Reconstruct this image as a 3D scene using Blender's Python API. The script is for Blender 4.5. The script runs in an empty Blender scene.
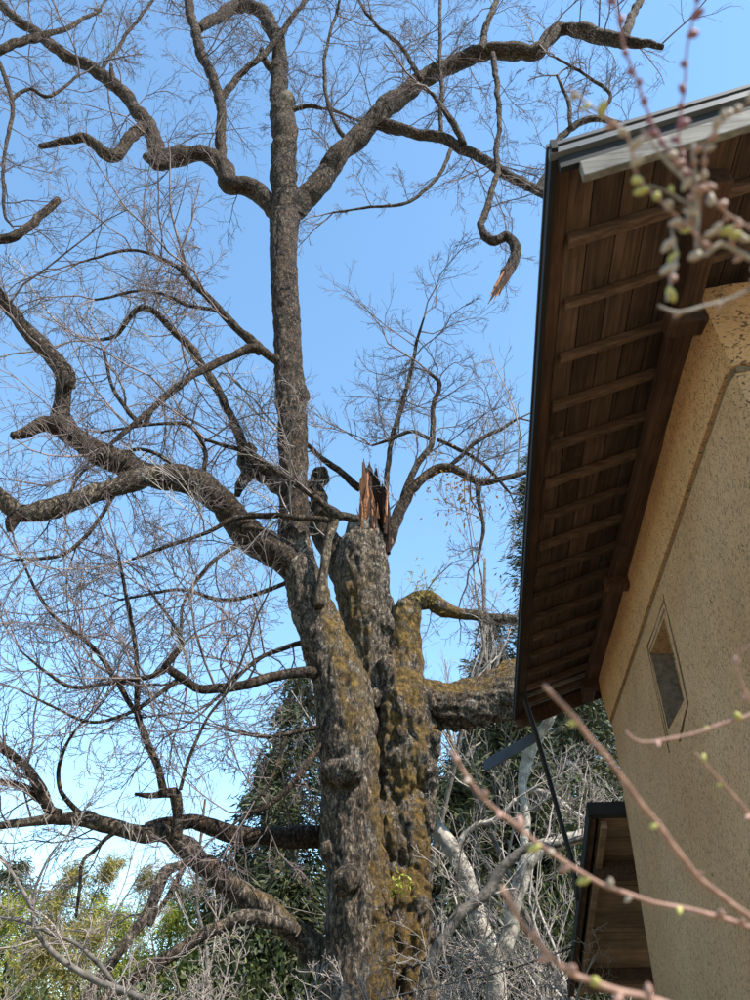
import bpy, math, random
import numpy as np
from mathutils import Vector, noise

# ------------------------------------------------------------------ camera
F = 780.0                                   # focal length in pixels of a 750 x 1000 frame
PITCH = math.radians(36.6)
CP, SP = math.cos(PITCH), math.sin(PITCH)
EYE = 1.6
scene = bpy.context.scene
col = scene.collection
cam = bpy.data.cameras.new('camera')
cam.sensor_fit = 'VERTICAL'; cam.sensor_height = 36; cam.sensor_width = 27
cam.lens = F / 1000 * 36
cam.clip_start = 0.02; cam.clip_end = 4000
cam.dof.use_dof = True; cam.dof.focus_distance = 13; cam.dof.aperture_fstop = 4.5
camo = bpy.data.objects.new('camera', cam); col.objects.link(camo)
camo.location = (0, 0, EYE); camo.rotation_euler = (math.pi / 2 + PITCH, 0, 0)
scene.camera = camo

# ------------------------------------------------------------------ light
SUN_EL, SUN_AZ = 49, 124                    # degrees; azimuth clockwise from +Y (the view direction)
w = bpy.data.worlds.new('World'); scene.world = w; w.use_nodes = True
nt = w.node_tree; nt.nodes.clear()
sky = nt.nodes.new('ShaderNodeTexSky'); sky.sky_type = 'NISHITA'; sky.sun_disc = False
sky.sun_elevation = math.radians(SUN_EL); sky.sun_rotation = math.radians(SUN_AZ)
sky.air_density = 1.0; sky.dust_density = 0.0; sky.ozone_density = 0.8
bg = nt.nodes.new('ShaderNodeBackground'); bg.inputs[1].default_value = 0.15
wo = nt.nodes.new('ShaderNodeOutputWorld')
tint = nt.nodes.new('ShaderNodeMix'); tint.data_type = 'RGBA'; tint.blend_type = 'MULTIPLY'; tint.inputs[0].default_value = 1; tint.inputs[7].default_value = (.94, 1.14, 1.13, 1)   # one even tint for the whole sky
nt.links.new(sky.outputs[0], tint.inputs[6]); nt.links.new(tint.outputs[2], bg.inputs[0]); nt.links.new(bg.outputs[0], wo.inputs[0])
sun = bpy.data.lights.new('sun', 'SUN'); sun.energy = 5.0; sun.angle = math.radians(0.5); sun.color = (1, .94, .85)
suno = bpy.data.objects.new('sun', sun); col.objects.link(suno)
el, az = math.radians(SUN_EL), math.radians(SUN_AZ)
SUNV = Vector((math.sin(az) * math.cos(el), math.cos(az) * math.cos(el), math.sin(el)))
suno.rotation_euler = SUNV.to_track_quat('Z', 'Y').to_euler()
scene.view_settings.view_transform = 'Standard'; scene.view_settings.look = 'None'
scene.view_settings.exposure = 1.22; scene.view_settings.gamma = 1
scene.cycles.max_bounces = 6; scene.cycles.diffuse_bounces = 4

# ------------------------------------------------------------------ helpers
def ray(px, py):
    x = (px - 375) / F; y = (500 - py) / F
    return (x, CP - y * SP, SP + y * CP)
def P(px, py, Y):                            # the point at horizontal distance Y seen in that direction
    r = ray(px, py); t = Y / r[1]
    return Vector((r[0] * t, Y, r[2] * t + EYE))
def PD(px, py, d):                           # the same at a depth along the lens axis
    r = ray(px, py)
    return Vector((r[0] * d, r[1] * d, r[2] * d + EYE))
def depth(p): return p[1] * CP + (p[2] - EYE) * SP
def project(p):
    d = depth(p); return 375 + F * p[0] / d, 500 - F * (-p[1] * SP + (p[2] - EYE) * CP) / d

def tag(o, label=None, cat=None, group=None, kind=None):
    if label: o['label'] = label
    if cat: o['category'] = cat
    if group: o['group'] = group
    if kind: o['kind'] = kind
    return o
def empty(name, loc=(0, 0, 0), rz=0.0):
    o = bpy.data.objects.new(name, None); col.objects.link(o)
    o.location = loc; o.rotation_euler = (0, 0, rz); o.empty_display_size = .2
    return o
def link(name, me, mat=None, parent=None, smooth=False):
    if mat is not None and not me.materials: me.materials.append(mat)
    if smooth: me.polygons.foreach_set('use_smooth', [True] * len(me.polygons))
    o = bpy.data.objects.new(name, me); col.objects.link(o)
    if parent is not None: o.parent = parent
    return o
def quad_mesh(name, verts, quads):
    verts = np.asarray(verts, dtype=np.float32).reshape(-1, 3); quads = np.asarray(quads, dtype=np.int32).reshape(-1, 4)
    me = bpy.data.meshes.new(name)
    me.vertices.add(len(verts)); me.vertices.foreach_set('co', verts.ravel())
    me.loops.add(quads.size); me.loops.foreach_set('vertex_index', quads.ravel())
    me.polygons.add(len(quads)); me.polygons.foreach_set('loop_start', np.arange(0, quads.size, 4, dtype=np.int32))
    me.update(calc_edges=True)
    return me
def py_mesh(name, v, f):
    me = bpy.data.meshes.new(name); me.from_pydata([tuple(a) for a in v], [], f); me.update(); return me
BOXF = [(0, 3, 2, 1), (4, 5, 6, 7), (0, 1, 5, 4), (1, 2, 6, 5), (2, 3, 7, 6), (3, 0, 4, 7)]
def box_mesh(name, x0, x1, y0, y1, z0, z1, jit=0, rng=None, slope=0.0):
    v = [(x0, y0, z0), (x1, y0, z0), (x1, y1, z0), (x0, y1, z0), (x0, y0, z1), (x1, y0, z1), (x1, y1, z1), (x0, y1, z1)]
    v = [(x, y, z + slope * x) for x, y, z in v]
    if jit: v = [tuple(c + rng.uniform(-jit, jit) for c in p) for p in v]
    return py_mesh(name, v, BOXF)
def bevel(o, wdt=.006, seg=2):
    m = o.modifiers.new('bevel', 'BEVEL'); m.width = wdt; m.segments = seg; m.limit_method = 'ANGLE'
def catmull(pts, rad, step):
    pts = [np.array(p, float) for p in pts]; n = len(pts)
    P_ = [2 * pts[0] - pts[1]] + pts + [2 * pts[-1] - pts[-2]]
    op, orr = [], []
    for i in range(n - 1):
        a, b, c, d = P_[i], P_[i + 1], P_[i + 2], P_[i + 3]
        k = max(2, int(np.linalg.norm(c - b) / step))
        for j in range(k):
            t = j / k; t2, t3 = t * t, t * t * t
            op.append(.5 * (2 * b + (c - a) * t + (2 * a - 5 * b + 4 * c - d) * t2 + (3 * b - a - 3 * c + d) * t3))
            s = t * t * (3 - 2 * t); orr.append(rad[i] * (1 - s) + rad[i + 1] * s)
    op.append(pts[-1]); orr.append(rad[-1])
    return np.array(op), np.array(orr)
def sweep(pts, rad, sides=12, cap=True):
    pts = np.asarray(pts, float); n = len(pts)
    tan = np.gradient(pts, axis=0); tan /= np.linalg.norm(tan, axis=1)[:, None] + 1e-9
    ref = np.array([1., 0, 0]) if abs(tan[0][0]) < .8 else np.array([0, 1., 0])
    u = ref - tan[0] * (ref @ tan[0]); u /= np.linalg.norm(u)
    ang = np.linspace(0, 2 * math.pi, sides, endpoint=False)
    V = np.zeros((n, sides, 3))
    for i in range(n):
        u = u - tan[i] * (u @ tan[i]); u /= np.linalg.norm(u) + 1e-9
        v = np.cross(tan[i], u)
        V[i] = pts[i] + rad[i] * (np.cos(ang)[:, None] * u + np.sin(ang)[:, None] * v)
    idx = np.arange(n * sides).reshape(n, sides)
    a = idx[:-1]; b = np.roll(idx, -1, axis=1)[:-1]; c = np.roll(idx, -1, axis=1)[1:]; d = idx[1:]
    Q = np.stack([a, b, c, d], axis=-1).reshape(-1, 4).tolist()
    verts = V.reshape(-1, 3)
    if cap:
        e0 = pts[0] - tan[0] * rad[0] * .3; e1 = pts[-1] + tan[-1] * rad[-1] * .5
        verts = np.vstack([verts, e0, e1]); m = n * sides
        for j in range(sides):
            Q.append([m, idx[0][(j + 1) % sides], idx[0][j]]); Q.append([m + 1, idx[-1][j], idx[-1][(j + 1) % sides]])
    return verts, Q
def tubes(polys, sides=3):
    """polys: list of (pts list, r0, r1). Returns (verts, quads) built in groups of equal length."""
    by = {}
    for pts, r0, r1 in polys: by.setdefault(len(pts), []).append((pts, r0, r1))
    VV, QQ, off = [], [], 0
    ang = np.linspace(0, 2 * math.pi, sides, endpoint=False)
    for n, lst in by.items():
        A = np.array([l[0] for l in lst], float); r0 = np.array([l[1] for l in lst]); r1 = np.array([l[2] for l in lst])
        t = np.gradient(A, axis=1); t /= np.linalg.norm(t, axis=2)[..., None] + 1e-9
        mean = t.mean(axis=1); ref = np.where(np.abs(mean[:, 2:3]) < .8, np.array([[0, 0, 1.]]), np.array([[1., 0, 0]]))
        ref = ref[:, None, :]
        u = np.cross(t, np.broadcast_to(ref, t.shape)); u /= np.linalg.norm(u, axis=2)[..., None] + 1e-9
        v = np.cross(t, u)
        k = np.linspace(0, 1, n)[None, :]
        R = r0[:, None] * (1 - k) + r1[:, None] * k
        V = A[:, :, None, :] + R[:, :, None, None] * (np.cos(ang)[None, None, :, None] * u[:, :, None, :] + np.sin(ang)[None, None, :, None] * v[:, :, None, :])
        idx = off + np.arange(len(lst) * n * sides).reshape(len(lst), n, sides)
        nx = np.roll(idx, -1, axis=2)
        Q = np.stack([idx[:, :-1], nx[:, :-1], nx[:, 1:], idx[:, 1:]], axis=-1).reshape(-1, 4)
        VV.append(V.reshape(-1, 3)); QQ.append(Q); off += len(lst) * n * sides
    return np.vstack(VV), np.vstack(QQ)
def twig_obj(name, polys, mat, parent, base=(0, 0, 0), sides=3):
    V, Q = tubes(polys, sides)
    o = link(name, quad_mesh(name, V - np.array(base), Q), mat, parent)
    o['kind'] = 'stuff'
    return o
def nrm(v):
    l = math.sqrt(v[0] * v[0] + v[1] * v[1] + v[2] * v[2]) + 1e-9
    return (v[0] / l, v[1] / l, v[2] / l)
def grow(out, p, d, L, r, lvl, rng, maxlvl=2, up=.05, kids=(7, 5, 4), spread=.9, curl=.22, ratio=.5, rmin=.0038, segs=(6, 4, 3, 3)):
    n = segs[min(lvl, 3)]; s = L / n
    pts = [p]; dirs = []
    g = rng.gauss
    for i in range(n):
        d = nrm((d[0] + g(0, curl), d[1] + g(0, curl), d[2] + g(0, curl) + up))
        p = (p[0] + d[0] * s, p[1] + d[1] * s, p[2] + d[2] * s)
        pts.append(p); dirs.append(d)
    r1 = max(rmin, r * .4)
    out.append((pts, r, r1))
    if lvl >= maxlvl: return
    k = kids[lvl]
    for j in range(k):
        f = (.18 + .82 * (j + rng.random()) / k) * n
        i = min(n - 1, int(f)); t = f - i
        a, b = pts[i], pts[i + 1]
        q = (a[0] + (b[0] - a[0]) * t, a[1] + (b[1] - a[1]) * t, a[2] + (b[2] - a[2]) * t)
        dd = dirs[i]
        v = (g(0, 1), g(0, 1), g(0, 1)); dot = v[0] * dd[0] + v[1] * dd[1] + v[2] * dd[2]
        v = nrm((v[0] - dot * dd[0], v[1] - dot * dd[1], v[2] - dot * dd[2]))
        sp = spread * rng.uniform(.6, 1.3)
        nd = nrm((dd[0] + v[0] * sp, dd[1] + v[1] * sp, dd[2] + v[2] * sp))
        rem = 1 - .55 * f / n
        grow(out, q, nd, L * ratio * rem * rng.uniform(.6, 1.25), max(rmin, r * (1 - .6 * f / n) * .55), lvl + 1, rng, maxlvl, up, kids, spread, curl, ratio, rmin, segs)

# ------------------------------------------------------------------ materials
def mat_new(name):
    m = bpy.data.materials.new(name); m.use_nodes = True
    n = m.node_tree; b = n.nodes['Principled BSDF']; b.inputs['Roughness'].default_value = .85
    try: b.inputs['Specular IOR Level'].default_value = .25
    except Exception: pass
    return m, n, b
def N(n, typ, **kw):
    x = n.nodes.new(typ)
    for k, v in kw.items():
        if k in x.inputs: x.inputs[k].default_value = v
        else: setattr(x, k, v)
    return x
def ramp(n, fac, stops):
    r = n.nodes.new('ShaderNodeValToRGB'); e = r.color_ramp.elements
    while len(e) < len(stops): e.new(.5)
    for i, (p, c) in enumerate(stops):
        e[i].position = p; e[i].color = (*c, 1) if len(c) == 3 else c
    n.links.new(fac, r.inputs[0]); return r.outputs[0]
def coords(n, scale=(1, 1, 1), kind='Object', rot=(0, 0, 0)):
    t = n.nodes.new('ShaderNodeTexCoord'); mp = n.nodes.new('ShaderNodeMapping')
    mp.inputs['Scale'].default_value = scale; mp.inputs['Rotation'].default_value = rot
    n.links.new(t.outputs[kind], mp.inputs[0]); return mp.outputs[0]
def nz(n, vec, scale, detail=4, rough=.55, dist=0):
    x = N(n, 'ShaderNodeTexNoise', Scale=scale, Detail=detail, Roughness=rough, Distortion=dist)
    n.links.new(vec, x.inputs['Vector']); return x.outputs['Fac']
def mixc(n, fac, a, b, mode='MIX'):
    x = n.nodes.new('ShaderNodeMix'); x.data_type = 'RGBA'; x.blend_type = mode
    for s, v in ((x.inputs[0], fac), (x.inputs[6], a), (x.inputs[7], b)):
        if isinstance(v, (int, float)): s.default_value = v
        elif isinstance(v, tuple): s.default_value = (*v, 1)
        else: n.links.new(v, s)
    return x.outputs[2]
def mth(n, op, a, b=None):
    x = n.nodes.new('ShaderNodeMath'); x.operation = op; x.use_clamp = False
    for s, v in ((x.inputs[0], a), (x.inputs[1], b)):
        if v is None: continue
        if isinstance(v, (int, float)): s.default_value = v
        else: n.links.new(v, s)
    return x.outputs[0]
def bump(n, b, h, strength, dist):
    x = N(n, 'ShaderNodeBump', Strength=strength, Distance=dist); n.links.new(h, x.inputs['Height']); n.links.new(x.outputs[0], b.inputs['Normal'])

def make_bark(name='bark', mul=(1, 1, 1), lich_amt=.7):
    m, n, b = mat_new(name)
    c = coords(n, (1, 1, .42)); c1 = coords(n)
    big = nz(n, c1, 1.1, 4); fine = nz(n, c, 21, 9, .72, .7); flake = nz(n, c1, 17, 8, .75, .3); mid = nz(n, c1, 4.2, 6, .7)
    base = ramp(n, fine, [(.37, (.006, .005, .0045)), (.48, (.034, .028, .023)), (.57, (.135, .115, .094)), (.68, (.43, .39, .335))])  # crevice shade and lit ridges are put into these bark colours
    tint = ramp(n, big, [(.35, (.68, .54, .41)), (.65, (1.15, 1.1, 1.02))])
    base = mixc(n, 1.0, base, tint, 'MULTIPLY'); base = mixc(n, 1.0, base, mul, 'MULTIPLY')
    lich = mth(n, 'MULTIPLY', ramp(n, mid, [(.50, (0, 0, 0)), (.66, (1, 1, 1))]), ramp(n, flake, [(.50, (0, 0, 0)), (.60, (1, 1, 1))]))
    base = mixc(n, mth(n, 'MULTIPLY', lich, lich_amt), base, (.44, .42, .37))
    at = n.nodes.new('ShaderNodeAttribute'); at.attribute_name = 'moss'
    mossc = ramp(n, nz(n, c1, 12, 8, .75), [(.34, (.016, .012, .004)), (.5, (.12, .07, .016)), (.68, (.31, .185, .045))])
    mf = mth(n, 'MULTIPLY', at.outputs['Fac'], ramp(n, nz(n, c1, 3.2, 8, .75), [(.43, (0, 0, 0)), (.52, (1, 1, 1))]))
    base = mixc(n, mf, base, mossc)
    n.links.new(base, b.inputs['Base Color'])
    vo = N(n, 'ShaderNodeTexVoronoi', Scale=15.0); n.links.new(c, vo.inputs['Vector'])
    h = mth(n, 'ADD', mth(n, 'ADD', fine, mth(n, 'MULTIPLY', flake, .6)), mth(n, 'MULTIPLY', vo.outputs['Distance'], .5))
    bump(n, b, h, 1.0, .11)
    return m
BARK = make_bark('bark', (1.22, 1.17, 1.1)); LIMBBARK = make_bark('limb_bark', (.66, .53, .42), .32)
def simple(name, lo, hi, scale=6, rough=.85, st=(1, 1, 1), bmp=0, bd=.01, det=4):
    m, n, b = mat_new(name); c = coords(n, st)
    f = nz(n, c, scale, det, .6)
    n.links.new(ramp(n, f, [(.3, lo), (.7, hi)]), b.inputs['Base Color']); b.inputs['Roughness'].default_value = rough
    if bmp: bump(n, b, f, bmp, bd)
    return m
TWIG = simple('twig_bark', (.05, .037, .034), (.19, .145, .135), 3)
PALETWIG = simple('pale_twig', (.12, .10, .088), (.32, .28, .25), 2)
SHRUBTWIG = simple('shrub_twig', (.12, .095, .08), (.33, .28, .245), 3)
PALEBARK = simple('pale_bark', (.09, .072, .056), (.46, .415, .345), 7, bmp=.8, bd=.03, det=6)
GREYBARK = simple('grey_bark', (.03, .025, .02), (.16, .14, .12), 9, bmp=.8, bd=.02, det=6)
TORN = simple('torn_wood', (.11, .04, .016), (.44, .18, .075), 7, st=(3, 3, .3), bmp=.8, bd=.02)
HEART = simple('rotten_heartwood', (.008, .004, .002), (.055, .022, .012), 6, st=(3, 3, .3), bmp=.9, bd=.03)
CUTWOOD = simple('cut_wood', (.05, .04, .028), (.17, .135, .095), 12)
METAL_BLACK = simple('black_metal', (.008, .008, .009), (.015, .015, .016), 5, .8)
METAL_GREY = simple('grey_sheet_metal', (.06, .062, .068), (.11, .113, .12), 3, .55)
METAL_SLATE = simple('slate_sheet_metal', (.035, .037, .042), (.065, .067, .073), 3, .65)
RUBBER = simple('black_rubber', (.008, .008, .008), (.016, .016, .016), 5, .6)

def wood(name, dark, light, vary=.5, axis='Y', gscale=16):
    m, n, b = mat_new(name)
    sc = {'Y': (gscale, .8, gscale), 'X': (.8, gscale, gscale), 'Z': (gscale, gscale, .8)}[axis]
    c = coords(n, sc)
    oi = n.nodes.new('ShaderNodeObjectInfo')
    av = n.nodes.new('ShaderNodeVectorMath'); av.operation = 'ADD'; n.links.new(c, av.inputs[0]); n.links.new(oi.outputs['Random'], av.inputs[1])
    g = nz(n, av.outputs[0], 2.2, 6, .65, .6); st = nz(n, coords(n, (1, 1, 1)), 3.0, 5, .6)
    base = ramp(n, g, [(.3, dark), (.7, light)])
    va = mth(n, 'ADD', mth(n, 'MULTIPLY', oi.outputs['Random'], vary), 1 - vary * .5)
    cc = n.nodes.new('ShaderNodeCombineColor'); [n.links.new(va, cc.inputs[i]) for i in range(3)]
    base = mixc(n, 1.0, base, cc.outputs[0], 'MULTIPLY')
    base = mixc(n, 1.0, base, ramp(n, st, [(.3, (.6, .58, .56)), (.65, (1.15, 1.12, 1.1))]), 'MULTIPLY')
    n.links.new(base, b.inputs['Base Color']); bump(n, b, g, .6, .006)
    return m
SOFFIT = wood('soffit_wood', (.022, .013, .0095), (.095, .058, .041), .9)
RAFTER = wood('rafter_wood', (.04, .024, .017), (.14, .088, .062), .4, 'X')
PURLIN = wood('purlin_wood', (.022, .011, .007), (.095, .05, .032), .3)
GREYWOOD = wood('weathered_grey_wood', (.09, .083, .076), (.24, .225, .205), .2, 'X', 22)
SHEDWOOD = wood('shed_wood', (.075, .05, .034), (.21, .145, .098), .7, 'X')

def make_plaster(name='straw_plaster', mul=(1, 1, 1)):
    m, n, b = mat_new(name)
    big = nz(n, coords(n), .9, 5, .6); fine = nz(n, coords(n), 70, 4, .7)
    base = ramp(n, big, [(.3, (.30, .182, .098)), (.55, (.345, .225, .135)), (.75, (.38, .262, .17))])
    base = mixc(n, 1.0, base, ramp(n, fine, [(.3, (.82, .8, .78)), (.7, (1.1, 1.1, 1.1))]), 'MULTIPLY')
    tot = None
    for i, (rx, s1, s2, th) in enumerate([(.35, 26, 130, .695), (-.7, 26, 130, .70), (1.2, 26, 130, .68), (1.8, 26, 125, .68), (1.55, 34, 170, .68), (2.3, 30, 150, .69)]):
        # straw lies in the wall plane (local y, z): stretched noise at several angles
        t = n.nodes.new('ShaderNodeTexCoord'); r = n.nodes.new('ShaderNodeMapping'); r.inputs['Rotation'].default_value = (rx, 0, 0)
        s = n.nodes.new('ShaderNodeMapping'); s.inputs['Scale'].default_value = (s1, s1, s2); s.inputs['Location'].default_value = (i * 7.3, i * 3.1, i)
        n.links.new(t.outputs['Object'], r.inputs[0]); n.links.new(r.outputs[0], s.inputs[0])
        x = N(n, 'ShaderNodeTexNoise', Scale=1.0, Detail=1.0, Roughness=.4, Distortion=.5); n.links.new(s.outputs[0], x.inputs['Vector'])
        k = ramp(n, x.outputs['Fac'], [(th, (0, 0, 0)), (th + .02, (1, 1, 1))])
        tot = k if tot is None else mth(n, 'MAXIMUM', tot, k)
    base = mixc(n, mth(n, 'MULTIPLY', tot, .88), base, (.04, .026, .016))
    st = nz(n, coords(n, (1, 1, .3)), 2.2, 6, .7)
    base = mixc(n, ramp(n, st, [(.55, (0, 0, 0)), (.8, (.45, .45, .45))]), base, (.20, .15, .095))
    vo = N(n, 'ShaderNodeTexVoronoi', Scale=1.1, feature='DISTANCE_TO_EDGE')
    wv_ = n.nodes.new('ShaderNodeVectorMath'); wv_.operation = 'ADD'; nn = N(n, 'ShaderNodeTexNoise', Scale=3.5, Detail=5.0); n.links.new(coords(n), nn.inputs['Vector'])
    n.links.new(coords(n), wv_.inputs[0]); n.links.new(nn.outputs['Color'], wv_.inputs[1]); n.links.new(wv_.outputs[0], vo.inputs['Vector'])
    crack = mth(n, 'MULTIPLY', ramp(n, vo.outputs['Distance'], [(.003, (1, 1, 1)), (.007, (0, 0, 0))]), ramp(n, nz(n, coords(n), 1.7, 3), [(.5, (0, 0, 0)), (.6, (.75, .75, .75))]))
    base = mixc(n, crack, base, (.07, .045, .028))
    streak = ramp(n, nz(n, coords(n, (1, 5, .35)), 1.6, 6, .7), [(.52, (0, 0, 0)), (.75, (.5, .5, .5))])
    base = mixc(n, streak, base, (.19, .14, .095)); base = mixc(n, 1.0, base, mul, 'MULTIPLY')
    n.links.new(base, b.inputs['Base Color'])
    h = mth(n, 'SUBTRACT', mth(n, 'MULTIPLY', nz(n, coords(n), 28, 5, .7), 1.0), mth(n, 'MULTIPLY', tot, .25))
    bump(n, b, h, .55, .012); b.inputs['Roughness'].default_value = .95
    return m
PLASTER = make_plaster('straw_plaster', (1.12, 1.04, .93)); BAND = make_plaster('band_plaster', (1.24, 1.10, .90))
MUD_SHADE = simple('groove_shade_and_mud', (.07, .045, .024), (.16, .105, .056), 30)  # mud of the incised lines, and painted shade for the groove
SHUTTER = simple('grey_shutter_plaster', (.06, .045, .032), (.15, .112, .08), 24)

def leafmat(name, stops, trans=.25):
    m, n, b = mat_new(name)
    at = n.nodes.new('ShaderNodeAttribute'); at.attribute_name = 'leafrand'
    c = ramp(n, at.outputs['Fac'], stops)
    n.links.new(c, b.inputs['Base Color']); b.inputs['Roughness'].default_value = .6
    tr = n.nodes.new('ShaderNodeBsdfTranslucent'); n.links.new(c, tr.inputs[0])
    mx = n.nodes.new('ShaderNodeMixShader'); mx.inputs[0].default_value = trans
    n.links.new(b.outputs[0], mx.inputs[1]); n.links.new(tr.outputs[0], mx.inputs[2])
    n.links.new(mx.outputs[0], n.nodes['Material Output'].inputs[0])
    return m
CEDAR = leafmat('cedar_needles', [(0, (.012, .018, .008)), (.5, (.04, .05, .02)), (.85, (.09, .085, .035)), (1, (.13, .085, .04))], .1)
BAMBOO_G = leafmat('bamboo_leaf_green', [(0, (.11, .13, .015)), (.5, (.27, .29, .035)), (1, (.46, .46, .10))], .35)
BAMBOO_Y = leafmat('bamboo_leaf_olive', [(0, (.11, .10, .025)), (.5, (.27, .225, .06)), (1, (.46, .38, .15))], .35)
EVERGREEN = leafmat('evergreen_leaf', [(0, (.012, .02, .006)), (.6, (.05, .065, .018)), (1, (.13, .14, .04))], .15)
DRYLEAF = leafmat('dry_leaf', [(0, (.16, .07, .02)), (1, (.42, .22, .06))], .3)
CULM = simple('bamboo_culm', (.12, .13, .04), (.28, .27, .10), 3, .5)

# ------------------------------------------------------------------ the ground
def ground_h(x, y):
    r = max(0.0, y - 19)
    return .09 * min(r, 26) + .35 * noise.noise(Vector((x * .07, y * .07, 3)))* min(1, max(0, (y - 3) / 8))
gv, gf = [], []
gx = [-1500, -400, -150] + [x for x in range(-60, 61, 4)] + [150, 400, 1500]
gy = [-1500, -400, -120, -40] + [y for y in range(-20, 61, 4)] + [150, 400, 1500]
for j, y in enumerate(gy):
    for i, x in enumerate(gx): gv.append((x, y, ground_h(x, y)))
nx = len(gx)
for j in range(len(gy) - 1):
    for i in range(nx - 1): a = j * nx + i; gf.append((a, a + 1, a + nx + 1, a + nx))
m, n, b = mat_new('ground_soil')
n.links.new(ramp(n, nz(n, coords(n), .6, 8, .65), [(.3, (.13, .10, .06)), (.5, (.24, .19, .115)), (.7, (.30, .26, .16))]), b.inputs['Base Color'])
bump(n, b, nz(n, coords(n), 9, 6), .6, .05)
tag(link('ground', py_mesh('ground', gv, gf), m, smooth=True), kind='structure')

# ------------------------------------------------------------------ the storehouse (local x = away from the eave, y = along the eave, z up)
E0 = Vector((0.82756, 1.91714, 0.0)); ROT = -math.radians(6.777)
EZ, SL = 5.0, .33
kura = tag(empty('storehouse', E0, ROT), 'earthen plaster storehouse with deep wooden eaves and a small recessed window', 'storehouse')
rng = random.Random(4)
W0, U0, U1, WD = .92, 1.07, 6.27, 4.9
ROOF_U1 = 6.92
prof = [(-.09, 0), (-.075, .5), (-.06, 1.1), (-.05, 1.7), (-.042, 2.3)]
zz = [2.7, 3.0, 3.3, 3.5, 3.69, 3.86, 4.0, 4.15, 4.31, 4.42, 4.5]
prof += [(-.042 + .042 * (z - 2.3) / 2.25, z) for z in zz]
prof += [(.0, 4.565), (.0, 4.572), (.022, 4.576), (.022, 4.612), (-.012, 4.618), (-.018, 4.64), (-.03, 4.76), (-.042, 4.9), (-.05, 5.03), (-.056, 5.2)]
WZ0, WZ1 = 3.69, 4.31                                  # window sill and head
WU0, WU1 = 3.32, 3.90
def perim():
    s = []
    us = sorted(set([U1 - (U1 - U0) * i / 44 for i in range(1, 44)] + [WU0, WU1]), reverse=True)
    R = .035
    cor = lambda cu, cw, a0: [(cu + R * math.cos(a0 + k * math.pi / 6), cw + R * math.sin(a0 + k * math.pi / 6)) for k in range(4)]
    # start at far corner of the side wall, run towards the camera, round the near corner, along the gable, and back
    s += [('A', u, 0) for u in us]
    s.append(('C', U0, 0)); s += [('B', U0, v) for v in [.15 * i for i in range(1, 20)] + [3.2, 4, WD]]
    s += [('D', U1, WD)]; s += [('F', U1, v) for v in (3, 2, 1, .5, .2)]; s.append(('G', U1, 0))
    return s
per = perim()
def wall_pt(k, u, v, off, z):
    wob = .014 * noise.noise(Vector((u * 1.3 + 5, v * 1.3, z * 1.3))) + .005 * noise.noise(Vector((u * 6, v * 6 + 3, z * 6)))
    if 4.55 < z < 4.63: wob *= .15
    o = off + wob
    x = W0 + v; y = u
    if k in 'ACG' : x = W0 + o
    if k in 'CB': y = U0 + o
    if k in 'DFG': y = U1 - o
    if k == 'C': x += .02; y += .02
    if k == 'G': x += .02; y -= .02
    if k == 'D': x = W0 + v - o
    return (x, y, z)
wv = [wall_pt(k, u, v, o, z) for (o, z) in prof for (k, u, v) in per]
np_ = len(per); wf = []
def in_win(i, j):
    (k0, u0, _), (k1, u1, _) = per[i], per[(i + 1) % np_]
    z0, z1 = prof[j][1], prof[j + 1][1]
    return k0 == 'A' and k1 == 'A' and max(u0, u1) <= WU1 + 1e-6 and min(u0, u1) >= WU0 - 1e-6 and z0 >= WZ0 - 1e-6 and z1 <= WZ1 + 1e-6
for j in range(len(prof) - 1):
    for i in range(np_):
        if in_win(i, j): continue
        i2 = (i + 1) % np_
        wf.append((j * np_ + i, j * np_ + i2, (j + 1) * np_ + i2, (j + 1) * np_ + i))
wall = link('wall', py_mesh('wall', wv, wf), PLASTER, kura)
wall.data.materials.append(BAND)
for p in wall.data.polygons:
    if p.center.z > 4.615: p.material_index = 1
# gable triangle above the near end
gt = [(W0 - .03, U0 + .03, 5.15), (W0 + WD + .03, U0 + .03, 5.15), (3.4, U0 + .03, 5.9)]
gp = link('gable_wall', py_mesh('gable_wall', gt + [(x, y + .15, z) for x, y, z in gt], [(0, 1, 2), (3, 5, 4), (0, 3, 4, 1), (1, 4, 5, 2), (2, 5, 3, 0)]), PLASTER, kura)
# dark strip painting in the shade of the groove (side wall, then gable)
link('groove', box_mesh('groove', W0 + .012, W0 + .03, U0 + .03, U1 - .04, 4.574, 4.616), MUD_SHADE, kura)
link('groove', box_mesh('groove', W0 + .03, W0 + WD, U0 + .012, U0 + .03, 4.574, 4.616), MUD_SHADE, kura)
# window: splayed reveal, shutter at the back, incised lines round it
win = empty('window'); win.parent = kura
D = .24
ox0 = W0 - .030; fr = [(WU0, WZ0), (WU1, WZ0), (WU1, WZ1), (WU0, WZ1)]
bk = [(WU0 + .05, WZ0 + .04), (WU1 - .04, WZ0 + .04), (WU1 - .04, WZ1 - .05), (WU0 + .05, WZ1 - .05)]
rv = [(ox0 + .012, u, z) for u, z in fr] + [(W0 + D, u, z) for u, z in bk]
for i in range(4):
    j = (i + 1) % 4
    q = [rv[i], rv[j], rv[4 + j], rv[4 + i]]
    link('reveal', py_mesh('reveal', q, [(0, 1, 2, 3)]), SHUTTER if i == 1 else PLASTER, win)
link('shutter', box_mesh('shutter', W0 + D - .012, W0 + D + .03, WU0 + .03, WU1 - .02, WZ0 + .02, WZ1 - .03), SHUTTER, win)
link('shutter_rail', box_mesh('shutter_rail', W0 + D - .03, W0 + D - .01, WU0 + .06, WU1 - .05, 3.96, 3.99), MUD_SHADE, win)
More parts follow.
